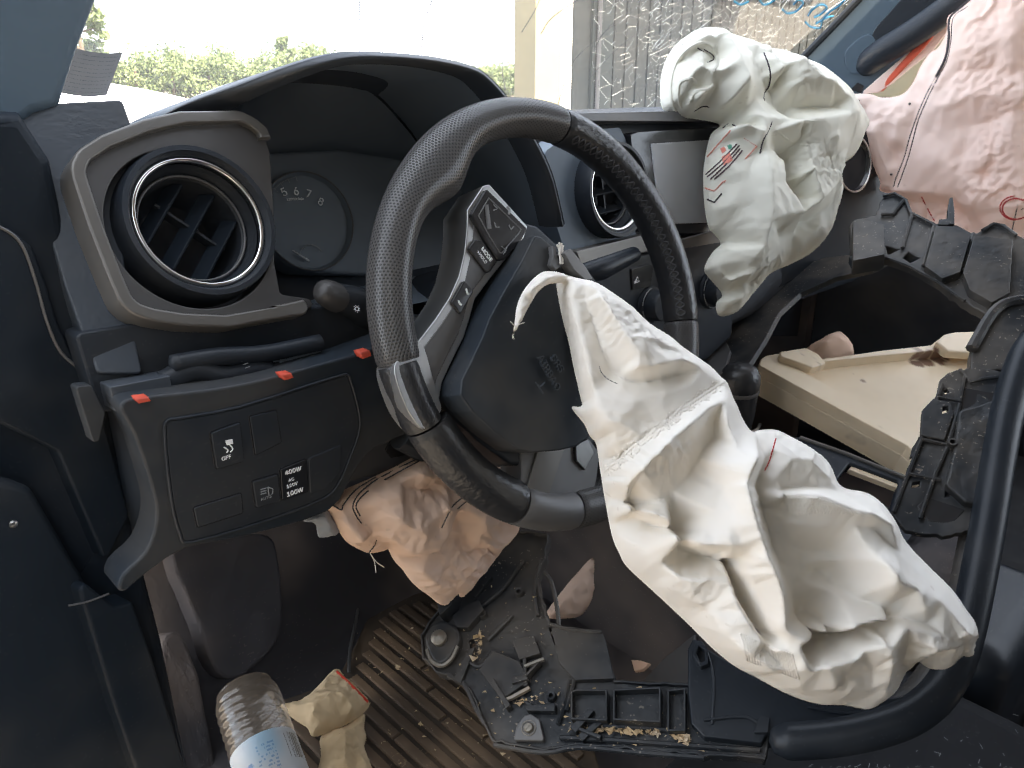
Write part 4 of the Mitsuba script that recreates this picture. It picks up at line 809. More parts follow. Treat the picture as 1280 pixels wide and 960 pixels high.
# passenger airbag: burst from the dash top, folded over its front
PB = P3((850, 100, 1.0), (1080, 180, 1.09), (910, 390, 1.0), u=RT)
pa_out = [(827, 134), (825, 107), (830, 81), (842, 59), (859, 44), (872, 37), (888, 36), (903, 39), (925, 48), (951, 59), (977, 66), (1004, 74), (1030, 86), (1052, 103), (1067, 123), (1086, 151), (1082, 164), (1069, 193), (1047, 212), (1052, 235), (1045, 263), (1039, 287), (1017, 314), (991, 329), (960, 344), (938, 371), (921, 390), (899, 395), (895, 379), (903, 368), (886, 347), (880, 336), (890, 316), (901, 305), (894, 294), (886, 285), (881, 261), (879, 233), (880, 206), (888, 169), (900, 156), (870, 149), (853, 147), (837, 141)]
pa_ctl = [
 [(838, 125, 26), (836, 100, 30), (844, 72, 34), (860, 55, 36), (882, 46, 36), (892, 54, 34), (894, 72, 30), (886, 80, 24)], [(846, 130, 18), (843, 105, 20), (850, 82, 24), (864, 68, 28), (878, 64, 30)],
 [(858, 100, 34), (872, 84, 40), (884, 100, 36)], [(850, 115, 22), (868, 114, 24)], [(878, 120, 40), (890, 110, 30), (898, 92, 46)],
 [(904, 44, 36), (918, 70, 52), (935, 98, 62), (924, 120, 56), (912, 138, 50)], [(948, 98, 24), (938, 125, 26), (928, 138, 28)], [(925, 60, 22), (940, 80, 22)], [(945, 60, 20), (955, 85, 14), (958, 105, 12), (954, 120, 12)],
 [(878, 122, 52), (896, 136, 56), (915, 146, 56), (935, 156, 52), (952, 166, 44)], [(872, 130, 12), (888, 147, 10), (903, 157, 10), (925, 166, 20)], [(935, 142, 48), (955, 150, 42)],
 [(960, 138, 14), (968, 152, 12)], [(962, 66, 30), (976, 90, 46), (984, 82, 40), (1000, 78, 44)], [(985, 110, 36), (1010, 98, 46), (1035, 105, 46)], [(1058, 125, 36)], [(1000, 130, 30), (1035, 130, 34)],
 [(975, 140, 16), (1000, 139, 14), (1030, 138, 22)], [(978, 152, 34), (995, 156, 48), (1015, 152, 46), (1042, 146, 48), (1068, 143, 36)], [(1000, 172, 34), (1015, 182, 36), (1042, 172, 44)], [(985, 166, 24), (1000, 182, 30)], [(1070, 160, 22), (1055, 185, 22)],
 [(955, 170, 38), (950, 192, 36)], [(892, 185, 16)], [(905, 205, 24), (915, 178, 24)], [(925, 230, 30), (940, 200, 30)], [(900, 260, 18), (925, 262, 24)],
 [(952, 196, 42), (958, 220, 46), (961, 250, 48), (958, 285, 44), (950, 310, 38)], [(940, 240, 36), (935, 290, 32)], [(962, 200, 10), (967, 225, 4), (971, 250, 2), (976, 268, 4)], [(965, 290, 16), (968, 320, 14)], [(905, 300, 18), (925, 330, 26), (935, 350, 26)],
 [(974, 205, 34), (976, 220, 40), (974, 245, 42), (982, 272, 42), (1000, 268, 40), (1025, 250, 36), (1044, 226, 24)], [(984, 281, 4), (1003, 277, 4), (1029, 260, 4), (1044, 245, 8)], [(1000, 220, 42), (1030, 205, 32)], [(990, 250, 40)],
 [(1000, 305, 12), (1020, 285, 12)], [(985, 295, 8)], [(975, 330, 14)], [(903, 343, 22), (915, 350, 28), (935, 344, 28), (955, 330, 22)], [(905, 350, 6), (915, 358, 6), (935, 353, 8)], [(912, 372, 14), (925, 374, 12)], [(893, 330, 10), (900, 318, 12)]]
pb_ = Cloth(PB, pa_out, pa_ctl, res=.0032, puff=.008, dp=.010, sig=1.5, wr=.0020, wf=34, thick=.03, seed=8, hs=1.25)
pg = add('passenger_airbag', pb_.mesh, 'bag_pale', smooth=True, uv=pb_.uv)
labels[pg] = {'label': 'crumpled pale airbag burst over the passenger side of the dashboard, with a printed warning', 'category': 'airbag'}
add('dark_seam', [pb_.seam([(955, 66), (961, 82), (963, 95), (961, 108), (955, 117), (955, 126), (960, 136), (965, 148), (962, 160), (954, 176), (950, 192)], .0010), pb_.seam([(868, 139), (880, 133), (892, 136)], .0008), pb_.seam([(880, 62), (890, 68), (892, 74), (884, 78)], .0007), pb_.seam([(872, 60), (879, 65)], .0009), pb_.seam([(850, 58), (862, 50), (874, 47)], .0006)], 'bag_thread', pg)
add('warning_frame', [pb_.seam(p, .0008, 1, .0004) for p in ([(884, 196), (913, 163)], [(915, 163), (946, 183), (905, 228)], [(881, 235), (893, 239), (904, 227)])], 'ink_red', pg)
add('warning_lines', [pb_.seam(p, .0010, 2, .0004) for p in ([(882, 218), (900, 202), (921, 180)], [(884, 221), (905, 203), (924, 182)], [(888, 224), (908, 205), (925, 186)], [(893, 224), (912, 207), (928, 188)])], 'ink_dark', pg, label='slanting printed warning lines')
add('warning_spots', [pb_.patch([(902, 196), (912, 190), (916, 200), (905, 208)], .0006), pb_.patch([(900, 186), (905, 183), (908, 188), (903, 192)], .0006)], 'ink_red', pg)
add('warning_spot', pb_.patch([(909, 182), (914, 180), (915, 185), (911, 187)], .0007, 3), 'ink_green', pg)
for q in ([(884, 249), (893, 253), (902, 242)], [(904, 160), (910, 155)], [(916, 156), (922, 160)]): add('check_mark', pb_.seam(q, .0011, 1, .0004), 'bag_thread', pg)
add('piping', [pb_.seam(q, .0022, 5, .0005) for q in ([(845, 143), (839, 122), (840, 96), (848, 75), (862, 60), (880, 53), (893, 60), (897, 78), (890, 92)], [(853, 140), (848, 122), (850, 104), (862, 98), (872, 104)], [(858, 138), (868, 116), (884, 112), (892, 106)])], 'bag_pale', pg)
add('gather_tuck', [pb_.seam([(968, 152), (980, 150), (996, 149), (1020, 152)], .0010, 4), pb_.seam([(970, 162), (985, 174), (998, 181), (1012, 182)], .0010, 4)], 'bag_pale', pg)

# curtain airbag over the passenger side window
PCU = Plane((1.40, .4, 1.35), (-1, -.12, .03), u=(0, -1, 0))
cu_out = [(1216, -6), (1196, 12), (1184, 22), (1183, 40), (1172, 60), (1162, 66), (1150, 84), (1143, 100), (1134, 113), (1122, 120), (1102, 122), (1090, 118), (1076, 117), (1064, 119), (1070, 132), (1078, 150), (1078, 172), (1085, 199), (1100, 225), (1100, 238), (1118, 246), (1134, 275), (1150, 310), (1200, 330), (1320, 345), (1330, 100), (1330, -60), (1250, -40)]
cu_ctl = [
 [(1198, 16, 14), (1187, 32, 14), (1184, 55, 12), (1176, 78, 10), (1163, 105, 10), (1150, 135, 12), (1142, 165, 14), (1130, 200, 14), (1120, 232, 12)], [(1204, 24, 26), (1196, 60, 26), (1184, 90, 24), (1168, 120, 24), (1156, 160, 24), (1140, 205, 22), (1130, 236, 18)],
 [(1190, 130, 34), (1220, 118, 44), (1250, 120, 48), (1268, 138, 40)], [(1170, 165, 22), (1200, 160, 20), (1240, 152, 22)], [(1230, 60, 50), (1270, 40, 56)], [(1210, 90, 28), (1245, 85, 34)], [(1260, 90, 42), (1290, 110, 50)],
 [(1105, 150, 12), (1110, 175, 8), (1118, 200, 4)], [(1095, 160, 22), (1104, 190, 24), (1114, 215, 20)], [(1125, 150, 24), (1120, 175, 26)],
 [(1180, 190, 34), (1200, 215, 38)], [(1195, 207, 44), (1203, 206, 30)], [(1160, 200, 32), (1150, 225, 30), (1165, 230, 26)], [(1225, 212, 40), (1232, 216, 28)], [(1240, 190, 44), (1270, 200, 40)], [(1215, 255, 44), (1225, 238, 46), (1245, 225, 48), (1275, 228, 46)],
 [(1120, 238, 26), (1140, 240, 26), (1170, 242, 28), (1195, 247, 28), (1212, 258, 30), (1228, 272, 34)], [(1124, 245, 4), (1140, 248, 0), (1170, 250, 0), (1195, 256, 0), (1208, 266, 4), (1218, 280, 10)], [(1160, 270, 4)], [(1150, 262, 10), (1160, 280, 10)], [(1190, 290, 12)], [(1262, 262, 44), (1280, 255, 46)], [(1240, 290, 36)]]
cur = Cloth(PCU, cu_out, cu_ctl, res=.0042, puff=.010, dp=.015, sig=1.5, wr=.0046, wf=22, thick=.012, seed=12)
cg = add('curtain_airbag', cur.mesh, 'bag_curtain', smooth=True, uv=cur.uv)
labels[cg] = {'label': 'translucent pink curtain airbag hanging over the passenger side window', 'category': 'airbag'}
add('dark_hem', [cur.seam([(1214, -2), (1198, 12), (1187, 24), (1186, 48), (1182, 72), (1170, 96)], .0020, 5, .002), cur.seam([(1210, 8), (1192, 22), (1189, 50), (1184, 75), (1172, 98), (1160, 122), (1148, 150), (1142, 172), (1136, 195), (1128, 218), (1122, 234)], .0009), cur.seam([(1170, 96), (1158, 118), (1146, 146), (1137, 172), (1130, 198), (1120, 222), (1117, 234)], .0008)], 'bag_thread', cg)
add('red_stitch', [cur.seam([(1270+17*math.cos(a), 261+13*math.sin(a)) for a in np.linspace(0, 6.2, 14)], .0012, 2), cur.seam([(1270+20*math.cos(a), 260+15*math.sin(a)) for a in np.linspace(1.6, 4.6, 10)], .0010, 2), cur.seam([(1152, 246), (1160, 262), (1168, 276)], .0009, 2)], 'thread_red', cg)
add('stitch_tail', [cur.seam([(1272, 256), (1268, 275), (1265, 288)], .0007, 2), cur.seam([(1276, 262), (1284, 258)], .0007, 1)], 'bag_thread', cg)
for q in ((1073, 126), (1137, 130), (1114, 218)): add('eyelet', lathe([(.0001, .001), (.0015, .001), (.002, 0)], cur.at(*q, .001), PCU.n, 10), 'bag_thread', cg)
cords = [tube(cr(np.array([X(1098+i*1.6, 114-i*.6, 1.41), X(1122+i*2, 86-i*.3, 1.41), X(1158+i*1.5, 45+i, 1.41), X(1190, 4, 1.41)]), 5), .0028, 7) for i in range(4)]
tag(add('tether_cord', cords, 'tether_red', smooth=True), 'bundle of red cords behind the grab handle by the passenger window', 'cord')
PT = Plane((1.43, .5, 1.4), (-1, -.2, 0), u=(0, -1, 0))
add('tether_sleeve', slab(PT, PT.poly([(1075, 118), (1100, 96), (1140, 62), (1170, 30), (1185, 20), (1184, 40), (1166, 64), (1140, 84), (1116, 104), (1098, 116)], r=.003), -.002, .004, .003), 'bag_curtain', cg)
add('mirror', box((1.62, .62, 1.30), (1.80, .80, 1.42), .03), 'gloss_black', cab)

# knee airbag under the column
PKN = P3((405, 632, .680), (640, 575, .80), (560, 752, .80), u=RT)
kn_out = [(402, 624), (430, 612), (467, 596), (500, 580), (524, 567), (560, 552), (592, 542), (618, 558), (640, 578), (648, 604), (652, 640), (647, 661), (618, 696), (585, 738), (576, 747), (570, 740), (555, 757), (536, 745), (520, 733), (510, 722), (503, 712), (492, 700), (483, 683), (478, 688), (461, 691), (447, 686), (435, 679), (426, 668), (413, 644)]
kn_ctl = [[(407, 626, 5), (470, 602, 8), (524, 574, 8)], [(412, 632, 12), (430, 640, 12), (470, 612, 16), (520, 586, 16)], [(440, 640, 10), (450, 652, 8), (465, 665, 10)], [(428, 655, 22), (450, 675, 24)], [(470, 672, 6), (484, 676, 8)],
          [(470, 630, 20), (500, 650, 30), (520, 660, 32)], [(485, 668, 22), (510, 690, 30)], [(500, 610, 12), (525, 607, 8), (548, 614, 10), (566, 616, 12)], [(480, 606, 20), (500, 618, 24)], [(530, 590, 18), (545, 596, 12)], [(550, 636, 26), (562, 622, 26)],
          [(560, 640, 6), (545, 665, 10), (530, 690, 16)], [(572, 630, 22), (560, 660, 26), (548, 685, 28)], [(575, 650, 10), (578, 668, 8)], [(590, 640, 22), (605, 655, 24), (595, 668, 18)], [(600, 680, 8), (575, 690, 8), (550, 705, 12)], [(615, 672, 16), (590, 705, 16), (570, 728, 10)],
          [(525, 715, 22), (540, 725, 18)], [(512, 706, 14), (520, 722, 6)], [(545, 718, 8), (542, 735, 10)], [(600, 575, 14), (620, 590, 20)], [(600, 590, 6), (625, 612, 10)], [(635, 620, 14), (615, 605, 8)], [(590, 600, 14), (600, 620, 16)]]
kb = Cloth(PKN, kn_out, kn_ctl, res=.0026, puff=.004, dp=.006, sig=1.4, wr=.0020, wf=36, thick=.012, seed=21)
kg = add('knee_airbag', kb.mesh, 'bag_pink', smooth=True, uv=kb.uv)
labels[kg] = {'label': 'wrinkled pink knee airbag hanging below the steering column', 'category': 'airbag'}
for p in ([(526, 571), (500, 584), (470, 600), (450, 616), (441, 632), (446, 646), (452, 654)], [(526, 575), (500, 589), (474, 604), (454, 619), (445, 632), (450, 645)], [(470, 596), (445, 612), (430, 630), (427, 637), (420, 634), (408, 626)], [(471, 674), (468, 682), (461, 691)], [(584, 626), (570, 638), (558, 652)], [(578, 622), (565, 634), (552, 660)]): add('stitch_line', kb.seam(p, .0006, 6), 'bag_thread', kg)
add('thread_tail', [line(PKN, [(462, 690), (468, 702), (470, 716)], .0005, .004, 4), line(PKN, [(463, 692), (470, 702), (480, 709)], .0005, .004, 4)], 'bag_white', kg)
tabc = Cloth(PKN, [(380, 652), (382, 644), (394, 640), (393, 633), (400, 624), (412, 640), (424, 662), (420, 668), (399, 672), (394, 655)], [[(388, 648, 3), (404, 645, 8), (410, 660, 6)]], res=.002, puff=.002, dp=.004, sig=1, wr=.0015, wf=70, thick=.004, seed=31)
add('grey_tab', tabc.mesh, 'paper', kg, smooth=True, uv=tabc.uv*0+.01, label='frayed grey fabric tab at the left end')
# a scrap of the same fabric behind the frame, and a pink lump beyond the tan panel
PW = P3((690, 765, .95), (738, 700, 1.0), (742, 750, .98), u=RT)
rg = Cloth(PW, [(682, 770), (700, 742), (720, 718), (741, 697), (742, 720), (741, 745), (728, 768), (708, 773)], [[(690, 765, 8), (715, 735, 16), (738, 705, 6)], [(705, 765, 4), (725, 752, 8)], [(700, 760, 4), (712, 768, 10)]], res=.003, puff=.003, dp=.006, sig=1.2, wr=.002, wf=50, thick=.008, seed=33)
tag(add('fabric_scrap', rg.mesh, 'bag_pink', smooth=True, uv=rg.uv), 'pointed pink fabric scrap hanging in the dark behind the broken frame', 'fabric scrap')
PR = P3((1010, 440, 1.30), (1066, 445, 1.30), (1050, 420, 1.34), u=RT)
lm = Cloth(PR, [(1006, 438), (1028, 424), (1048, 417), (1062, 428), (1067, 446), (1040, 456), (1012, 452)], [[(1030, 436, 18), (1050, 430, 22)]], res=.004, puff=.008, dp=.012, sig=1.5, wr=.003, wf=30, thick=.03, seed=35)
tag(add('fabric_lump', lm.mesh, 'bag_pink', smooth=True, uv=lm.uv), 'small pink bunch of fabric behind the tan panel', 'fabric scrap')

# ------------------------------------------------------------------ broken trim frame lying across seat and console
PF = P3((560, 800, .80), (1150, 880, .66), (1150, 300, 1.0), u=RT)
fr = thing('trim_frame', 'large broken black plastic trim frame lying across the seat and console, dusty and full of clips', 'broken trim frame')
F = lambda pts, h=0.0, **k: PF.poly(pts, h, **k)
base_px = [(527, 795), (529, 820), (546, 842), (572, 850), (590, 868), (603, 900), (617, 930), (682, 940), (722, 933), (800, 940), (880, 946), (958, 950), (962, 918), (900, 890), (862, 856), (797, 854), (770, 851), (764, 832), (754, 791), (690, 782), (684, 770), (676, 745), (674, 722), (682, 697), (687, 669), (647, 663), (616, 698), (577, 744), (570, 738), (554, 759), (538, 777)]
bp = rag(F(base_px, r=.0015), .005, .0009, 2)
hole1 = F([(686, 785), (692, 783), (700, 800), (693, 806)]); hole2 = F([(586, 800), (592, 797), (596, 812), (588, 816)])
bpl = add('base_plate', slab(PF, bp.difference(hole1).difference(hole2), -.010, .0, .002, 3, size=.012, warp=lambda v: np.c_[v[:, :2], v[:, 2]+.004*(meshkit.fbm(np.c_[v[:, :2]*28, v[:, 0]*0], 3, 4)-.5)]), 'broken_plastic', fr)
add('edge_lip', slab(PF, bp.difference(bp.buffer(-.0022)), -.001, .0045, .0008), 'broken_plastic', fr)
def rib(pts, r=.0018, h=.003, m='broken_plastic', k=0, nm='rib'): return add(nm, line(PF, pts, r, h, k, 6), m, fr)
def well(pts, lo, hi, wall=.0018, nm='well', fill=True):
    g = F(pts, hi, r=.001); k = add(nm, slab(PF, g.difference(g.buffer(-wall)), lo, hi, .0006, 2), 'broken_plastic', fr)
    if fill: add('floor', slab(PF, g.buffer(-wall*.5), lo, lo+(hi-lo)*.35, .001), 'broken_plastic', k)
    return k
well([(713, 864), (720, 861), (759, 861), (759, 901), (713, 899)], -.001, .016); well([(766, 861), (826, 858), (826, 903), (766, 900)], -.001, .018); well([(834, 862), (857, 859), (857, 914), (834, 914)], -.001, .014)
for pts in ([(713, 904), (760, 908), (826, 912), (857, 918)], [(700, 922), (760, 925), (860, 932), (950, 938)], [(617, 931), (680, 941), (722, 934), (800, 941), (880, 947)], [(712, 850), (703, 888), (697, 905)], [(718, 850), (708, 888)], [(560, 845), (580, 855), (594, 884), (606, 905)], [(676, 700), (668, 740), (672, 770)],
            [(681, 715), (690, 730), (697, 765), (700, 800), (706, 825)], [(690, 790), (716, 815), (722, 845)], [(600, 760), (630, 735), (655, 700)], [(610, 800), (640, 770)], [(617, 815), (600, 833), (585, 826)], [(640, 850), (660, 880), (690, 890)]): rib(pts, .0022, .003, k=3)
# bolted foot at the left end
bc = PF.px(553, 803, .004)
add('foot', slab(PF, F([(531, 800), (540, 782), (556, 776), (572, 786), (574, 802), (566, 820), (552, 832), (540, 826)], .01, r=.003, smooth=3), -.002, .012, .004, 4), 'broken_plastic', fr)
add('bolt', lathe([(.0001, .0135), (.004, .013), (.0065, .0115), (.008, .0105), (.008, .006)], bc+PF.n*.003, PF.n, 24), 'bolt', fr, smooth=40, label='rusty round bolt head at the left end')
add('foot_rim', line(PF, [(534, 812), (540, 826), (552, 832), (564, 824), (572, 808)], .0022, .010, 4), 'bolt', fr)
tb = add('tab', slab(PF, F([(642, 926), (646, 908), (656, 895), (664, 893), (675, 900), (681, 927)], .006, r=.002), -.001, .008, .002), 'plate_grey', fr, label='rounded grey tab with a cross head screw')
sc = PF.px(661, 910, .008)
add('screw', [lathe([(.0001, .003), (.0035, .0028), (.0048, .0012), (.005, -.001)], sc, PF.n, 20), circ(PF, sc, .0065, .0005, .0005, 24), tube([sc+PF.n*.003-PF.u*.002-PF.v*.002, sc+PF.n*.003+PF.u*.002+PF.v*.002], .0005, 5), tube([sc+PF.n*.003-PF.u*.002+PF.v*.002, sc+PF.n*.003+PF.u*.002-PF.v*.002], .0005, 5)], 'bolt', tb)
for pts, w_ in (([(656, 833), (664, 830), (674, 826), (680, 824)], .0022), ([(627, 877), (640, 872), (662, 860)], .0026)):
    add('clip', line(PF, pts, w_, .007, 0, 6), 'bolt', fr, label='scratched pale clip')
for pts in ([(600, 838), (618, 815), (650, 828), (662, 852), (628, 876)], [(640, 800), (668, 796), (676, 818), (650, 826)]): add('pocket', slab(PF, F(pts, .006, r=.001), -.001, .009, .002), 'broken_plastic', fr)
add('pocket', slab(PF, F([(566, 772), (584, 758), (600, 752), (606, 764), (586, 786), (572, 786)], .006, r=.001), -.001, .010, .003), 'broken_plastic', fr)
add('fin', slab(PF, F([(552, 760), (571, 737), (577, 744), (570, 766), (556, 778)], .004), -.001, .022, .001), 'broken_plastic', fr)
# upright back plate left of the footwell gap
add('back_plate', slab(PF, F([(690, 786), (752, 789), (757, 800), (768, 850), (720, 852), (700, 830)], .004, r=.001), -.001, .008, .002), 'broken_plastic', fr)
rib([(688, 780), (715, 788), (752, 790)], .0018, .009)
g = np.random.default_rng(61)
for i in range(16):
    x, y = g.uniform(560, 745), g.uniform(690, 925); uv_ = PF.uv(x, y)
    if not bp.buffer(-.006).contains(Point(uv_)): continue
    a = g.uniform(0, 3.14); l = g.uniform(.006, .020); d_ = np.array([math.cos(a), math.sin(a)])*l; e_ = np.array([-d_[1], d_[0]])/l*g.uniform(.0012, .004)
    q = Polygon([uv_-d_-e_, uv_+d_-e_*.5, uv_+d_*.8+e_, uv_-d_+e_*1.2])
    add('gusset', slab(PF, q, -.001, g.uniform(.004, .013), .0008, 2), 'broken_plastic', fr)
for i in range(4):
    x, y = ((604, 770), (650, 742), (735, 820), (690, 872))[i]
    add('screw_hole', lathe([(.0022, .002), (.0022, .006), (.0042, .0065), (.005, .0)], PF.px(x, y, .0), PF.n, 16), 'broken_plastic', fr)
# bulky corner under the driver airbag and the round outer tube
add('corner_block', slab(PF, F([(860, 812), (866, 800), (878, 802), (884, 812), (940, 845), (985, 866), (1060, 880), (1120, 872), (1160, 860), (1150, 885), (1060, 906), (958, 918), (952, 930), (880, 922), (864, 905), (860, 870)], .01, r=.002), -.03, .012, .006, 4), 'tube_plastic', fr)
add('corner_socket', slab(PF, F([(866, 822), (870, 806), (884, 812), (886, 834), (876, 838)], .012, r=.0015).difference(F([(871, 821), (874, 812), (881, 816), (882, 830), (876, 832)], .012)), .011, .020, .0015), 'tube_plastic', fr)
tpx = [(966, 926), (1000, 926), (1050, 921), (1100, 910), (1140, 894), (1172, 868), (1194, 832), (1208, 790), (1222, 725), (1236, 650), (1247, 580), (1256, 530), (1266, 490), (1280, 450), (1296, 425)]
tpt = cr(np.array([PF.px(x, y, .012) for x, y in tpx]), 6)
add('outer_tube', tube(tpt, np.interp(np.linspace(0, 1, len(tpt)), [0, .04, .2, .5, 1], [.010, .0150, .0150, .0145, .0165]), 20), 'tube_plastic', fr, smooth=True, label='thick round outer tube of the frame')
inner = cr(np.array([PF.px(x, y, -.004) for x, y in [(1000, 905), (1080, 895), (1130, 876), (1160, 845), (1186, 800), (1204, 730), (1218, 655), (1232, 575), (1246, 505), (1266, 462)]]), 5)
add('inner_flange', tube(inner, .012, 10, flat=.45), 'broken_plastic', fr, smooth=True)
add('corner_rib', [line(PF, [(880, 900), (930, 896), (952, 908)], .0016, .013, 3), line(PF, [(884, 816), (892, 850), (890, 905)], .0014, .013, 3), line(PF, [(1010, 884), (1060, 892), (1120, 884)], .0014, .013, 3)], 'tube_plastic', fr)
add('corner_clip', slab(PF, F([(942, 918), (950, 896), (962, 900), (960, 918)], .012, r=.001), .01, .017, .002), 'tube_plastic', fr)
PWG = P3((800, 853, .80), (868, 795, .80), (864, 860, .76), u=RT)
tag(add('seat_flap', slab(PWG, PWG.poly([(792, 862), (830, 822), (868, 792), (874, 862)]), -.008, .0, .002), 'bezel_face', cab), 'grey wedge of trim in the dark gap behind the frame')
tag(add('plastic_shard', slab(PWG, PWG.poly([(790, 826), (800, 826), (813, 830), (804, 838), (794, 840)]), -.002, .002, .001), 'bag_pink', smooth=30), 'small brown pink shard in the dark gap behind the broken frame', 'shard')
# latticed side panel
lp_px = [(1113, 641), (1122, 622), (1132, 600), (1143, 570), (1152, 548), (1160, 520), (1170, 496), (1174, 476), (1186, 466), (1204, 461), (1238, 462), (1262, 468), (1256, 500), (1246, 540), (1236, 590), (1226, 640), (1214, 664), (1190, 672), (1150, 668), (1130, 662)]
lg = F(lp_px, .004)
for h_ in ([(1178, 511), (1184, 509), (1184, 517), (1177, 519)], [(1179, 489), (1184, 487), (1187, 491), (1181, 493)], [(1141, 604), (1150, 602), (1149, 610), (1139, 611)], [(1182, 612), (1190, 609), (1187, 621), (1181, 622)]): lg = lg.difference(F(h_, .004))
sd = add('side_panel', slab(PF, rag(lg, .004, .0010, 3), -.002, .004, .001, 2, size=.010, warp=lambda v: np.c_[v[:, :2], v[:, 2]+.003*meshkit.noise(np.c_[v[:, :2]*40, v[:, 0]*0], 2)]), 'broken_plastic', fr, label='cracked latticed panel with square clip holes')
def srib(pts, r=.002, h=.008): add('rib', line(PF, pts, r, h, 0, 6), 'broken_plastic', sd)
for pts in ([(1117, 640), (1178, 480)], [(1150, 648), (1170, 590), (1184, 560), (1200, 505)], [(1148, 548), (1184, 556), (1190, 540)], [(1172, 496), (1200, 502), (1206, 470)], [(1136, 592), (1176, 600)], [(1200, 462), (1214, 478), (1228, 474), (1258, 470)]): srib(pts)
add('box_pocket', slab(PF, F([(1152, 515), (1166, 500), (1188, 505), (1192, 520), (1180, 552), (1150, 546)], .008, r=.001).difference(F([(1178, 511), (1185, 509), (1185, 517), (1177, 519)], .008)), .003, .011, .002), 'broken_plastic', sd)
add('deep_pocket', slab(PF, F([(1146, 634), (1158, 622), (1206, 638), (1190, 656), (1160, 652)], .004, r=.001), .004, .0055, .0006), 'gloss_black', sd)
add('deep_pocket', slab(PF, F([(1198, 500), (1206, 486), (1250, 494), (1226, 512), (1196, 518)], .004, r=.001), .004, .0055, .0006), 'gloss_black', sd)
add('boss', lathe([(.0025, .014), (.0045, .014), (.005, .0)], PF.px(1188, 562, .003), PF.n, 18), 'broken_plastic', sd, smooth=40)
add('swollen_wall', slab(PF, F([(1196, 520), (1240, 505), (1250, 520), (1236, 580), (1224, 636), (1204, 632), (1180, 610), (1190, 570)], .006, r=.004), .002, .012, .006, 5, size=.008, warp=lambda v: np.c_[v[:, :2], v[:, 2]+.004*meshkit.fbm(np.c_[v[:, :2]*60, v[:, 0]*0], 3, 6)]), 'broken_plastic', sd)
for x0_, y0_ in ((1134, 585), (1129, 600), (1146, 572), (1160, 533), (1140, 560)):
    add('torn_edge', slab(PF, F([(x0_, y0_), (x0_+9, y0_-14), (x0_+12, y0_+3), (x0_+4, y0_+8), (x0_-3, y0_+12)], .003), -.001, .003, .0004), 'broken_plastic', sd)
# upper right shell and top strap of boxes
up = add('upper_shell', slab(PF, F([(1212, 470), (1213, 436), (1222, 420), (1238, 388), (1262, 374), (1300, 372), (1310, 470), (1266, 462)], .0, r=.003), -.02, .004, .008, 5), 'broken_plastic', fr)
add('shell_lip', line(PF, [(1214, 436), (1240, 392), (1264, 377), (1300, 374)], .006, .008, 3, 8), 'broken_plastic', up)
top_px = [(1062, 282), (1066, 275), (1096, 268), (1103, 245), (1115, 240), (1132, 246), (1138, 264), (1167, 279), (1197, 281), (1217, 292), (1226, 288), (1240, 278), (1252, 279), (1270, 292), (1300, 306), (1300, 372), (1263, 374), (1234, 393), (1206, 377), (1172, 352), (1135, 331), (1107, 322), (1100, 330), (1064, 330)]
tg = F(top_px, 0, r=.001)
for h_ in ([(1108, 308), (1125, 311), (1110, 318)], [(1129, 322), (1136, 315), (1150, 322), (1138, 328)]): tg = tg.difference(F(h_))
st = add('top_strap', slab(PF, rag(tg, .006, .0010, 5), -.012, .0, .002), 'broken_plastic', fr, label='top strap of the frame made of ribbed boxes')
for pts, hi in (([(1066, 276), (1074, 273), (1105, 280), (1106, 318), (1066, 326)], .022), ([(1170, 282), (1198, 283), (1214, 292), (1200, 340), (1178, 348), (1156, 332)], .012), ([(1218, 294), (1266, 299), (1262, 366), (1240, 378), (1212, 362), (1204, 340)], .012)):
    add('box', slab(PF, F(pts, hi, r=.0015), -.002, hi, .003, 3), 'broken_plastic', st)
for pts in ([(1104, 245), (1118, 242), (1132, 250), (1138, 266), (1168, 281)], [(1168, 281), (1154, 332)], [(1217, 292), (1203, 335)], [(1108, 322), (1136, 332), (1172, 352), (1206, 376)], [(1130, 250), (1116, 268), (1102, 268)], [(1140, 268), (1128, 310)], [(1203, 337), (1229, 350)], [(1228, 288), (1242, 280), (1254, 282), (1270, 294)]):
    add('rib', line(PF, pts, .0024, .003, 0, 6), 'broken_plastic', st)
sf = F([(1184, 280), (1185, 258), (1187, 247), (1191, 246), (1193, 262), (1193, 280)], .004)
add('spike', slab(PF, sf.union(F([(1173, 280), (1174, 274), (1186, 273), (1186, 281)], .004)), -.004, .004, .001), 'broken_plastic', st)
# torn dark brace beyond, from the console to the dash
br = P3((870, 460, 1.12), (1050, 320, 1.22), (960, 420, 1.10), u=RT)
bk = thing('console_brace', 'torn flat black side panel running diagonally from the console to the dash', 'panel')
add('panel', slab(br, br.poly([(862, 468), (880, 436), (900, 405), (930, 372), (986, 338), (1030, 322), (1064, 318), (1108, 326), (1090, 336), (1044, 346), (1000, 366), (974, 390), (956, 424), (934, 458), (906, 476)], r=.002), -.008, .0, .003), 'broken_plastic', bk)
add('flap', slab(br, br.poly([(866, 462), (884, 440), (904, 420), (914, 440), (906, 468), (880, 476)], .003, r=.002), .001, .006, .002), 'plate_grey', bk)

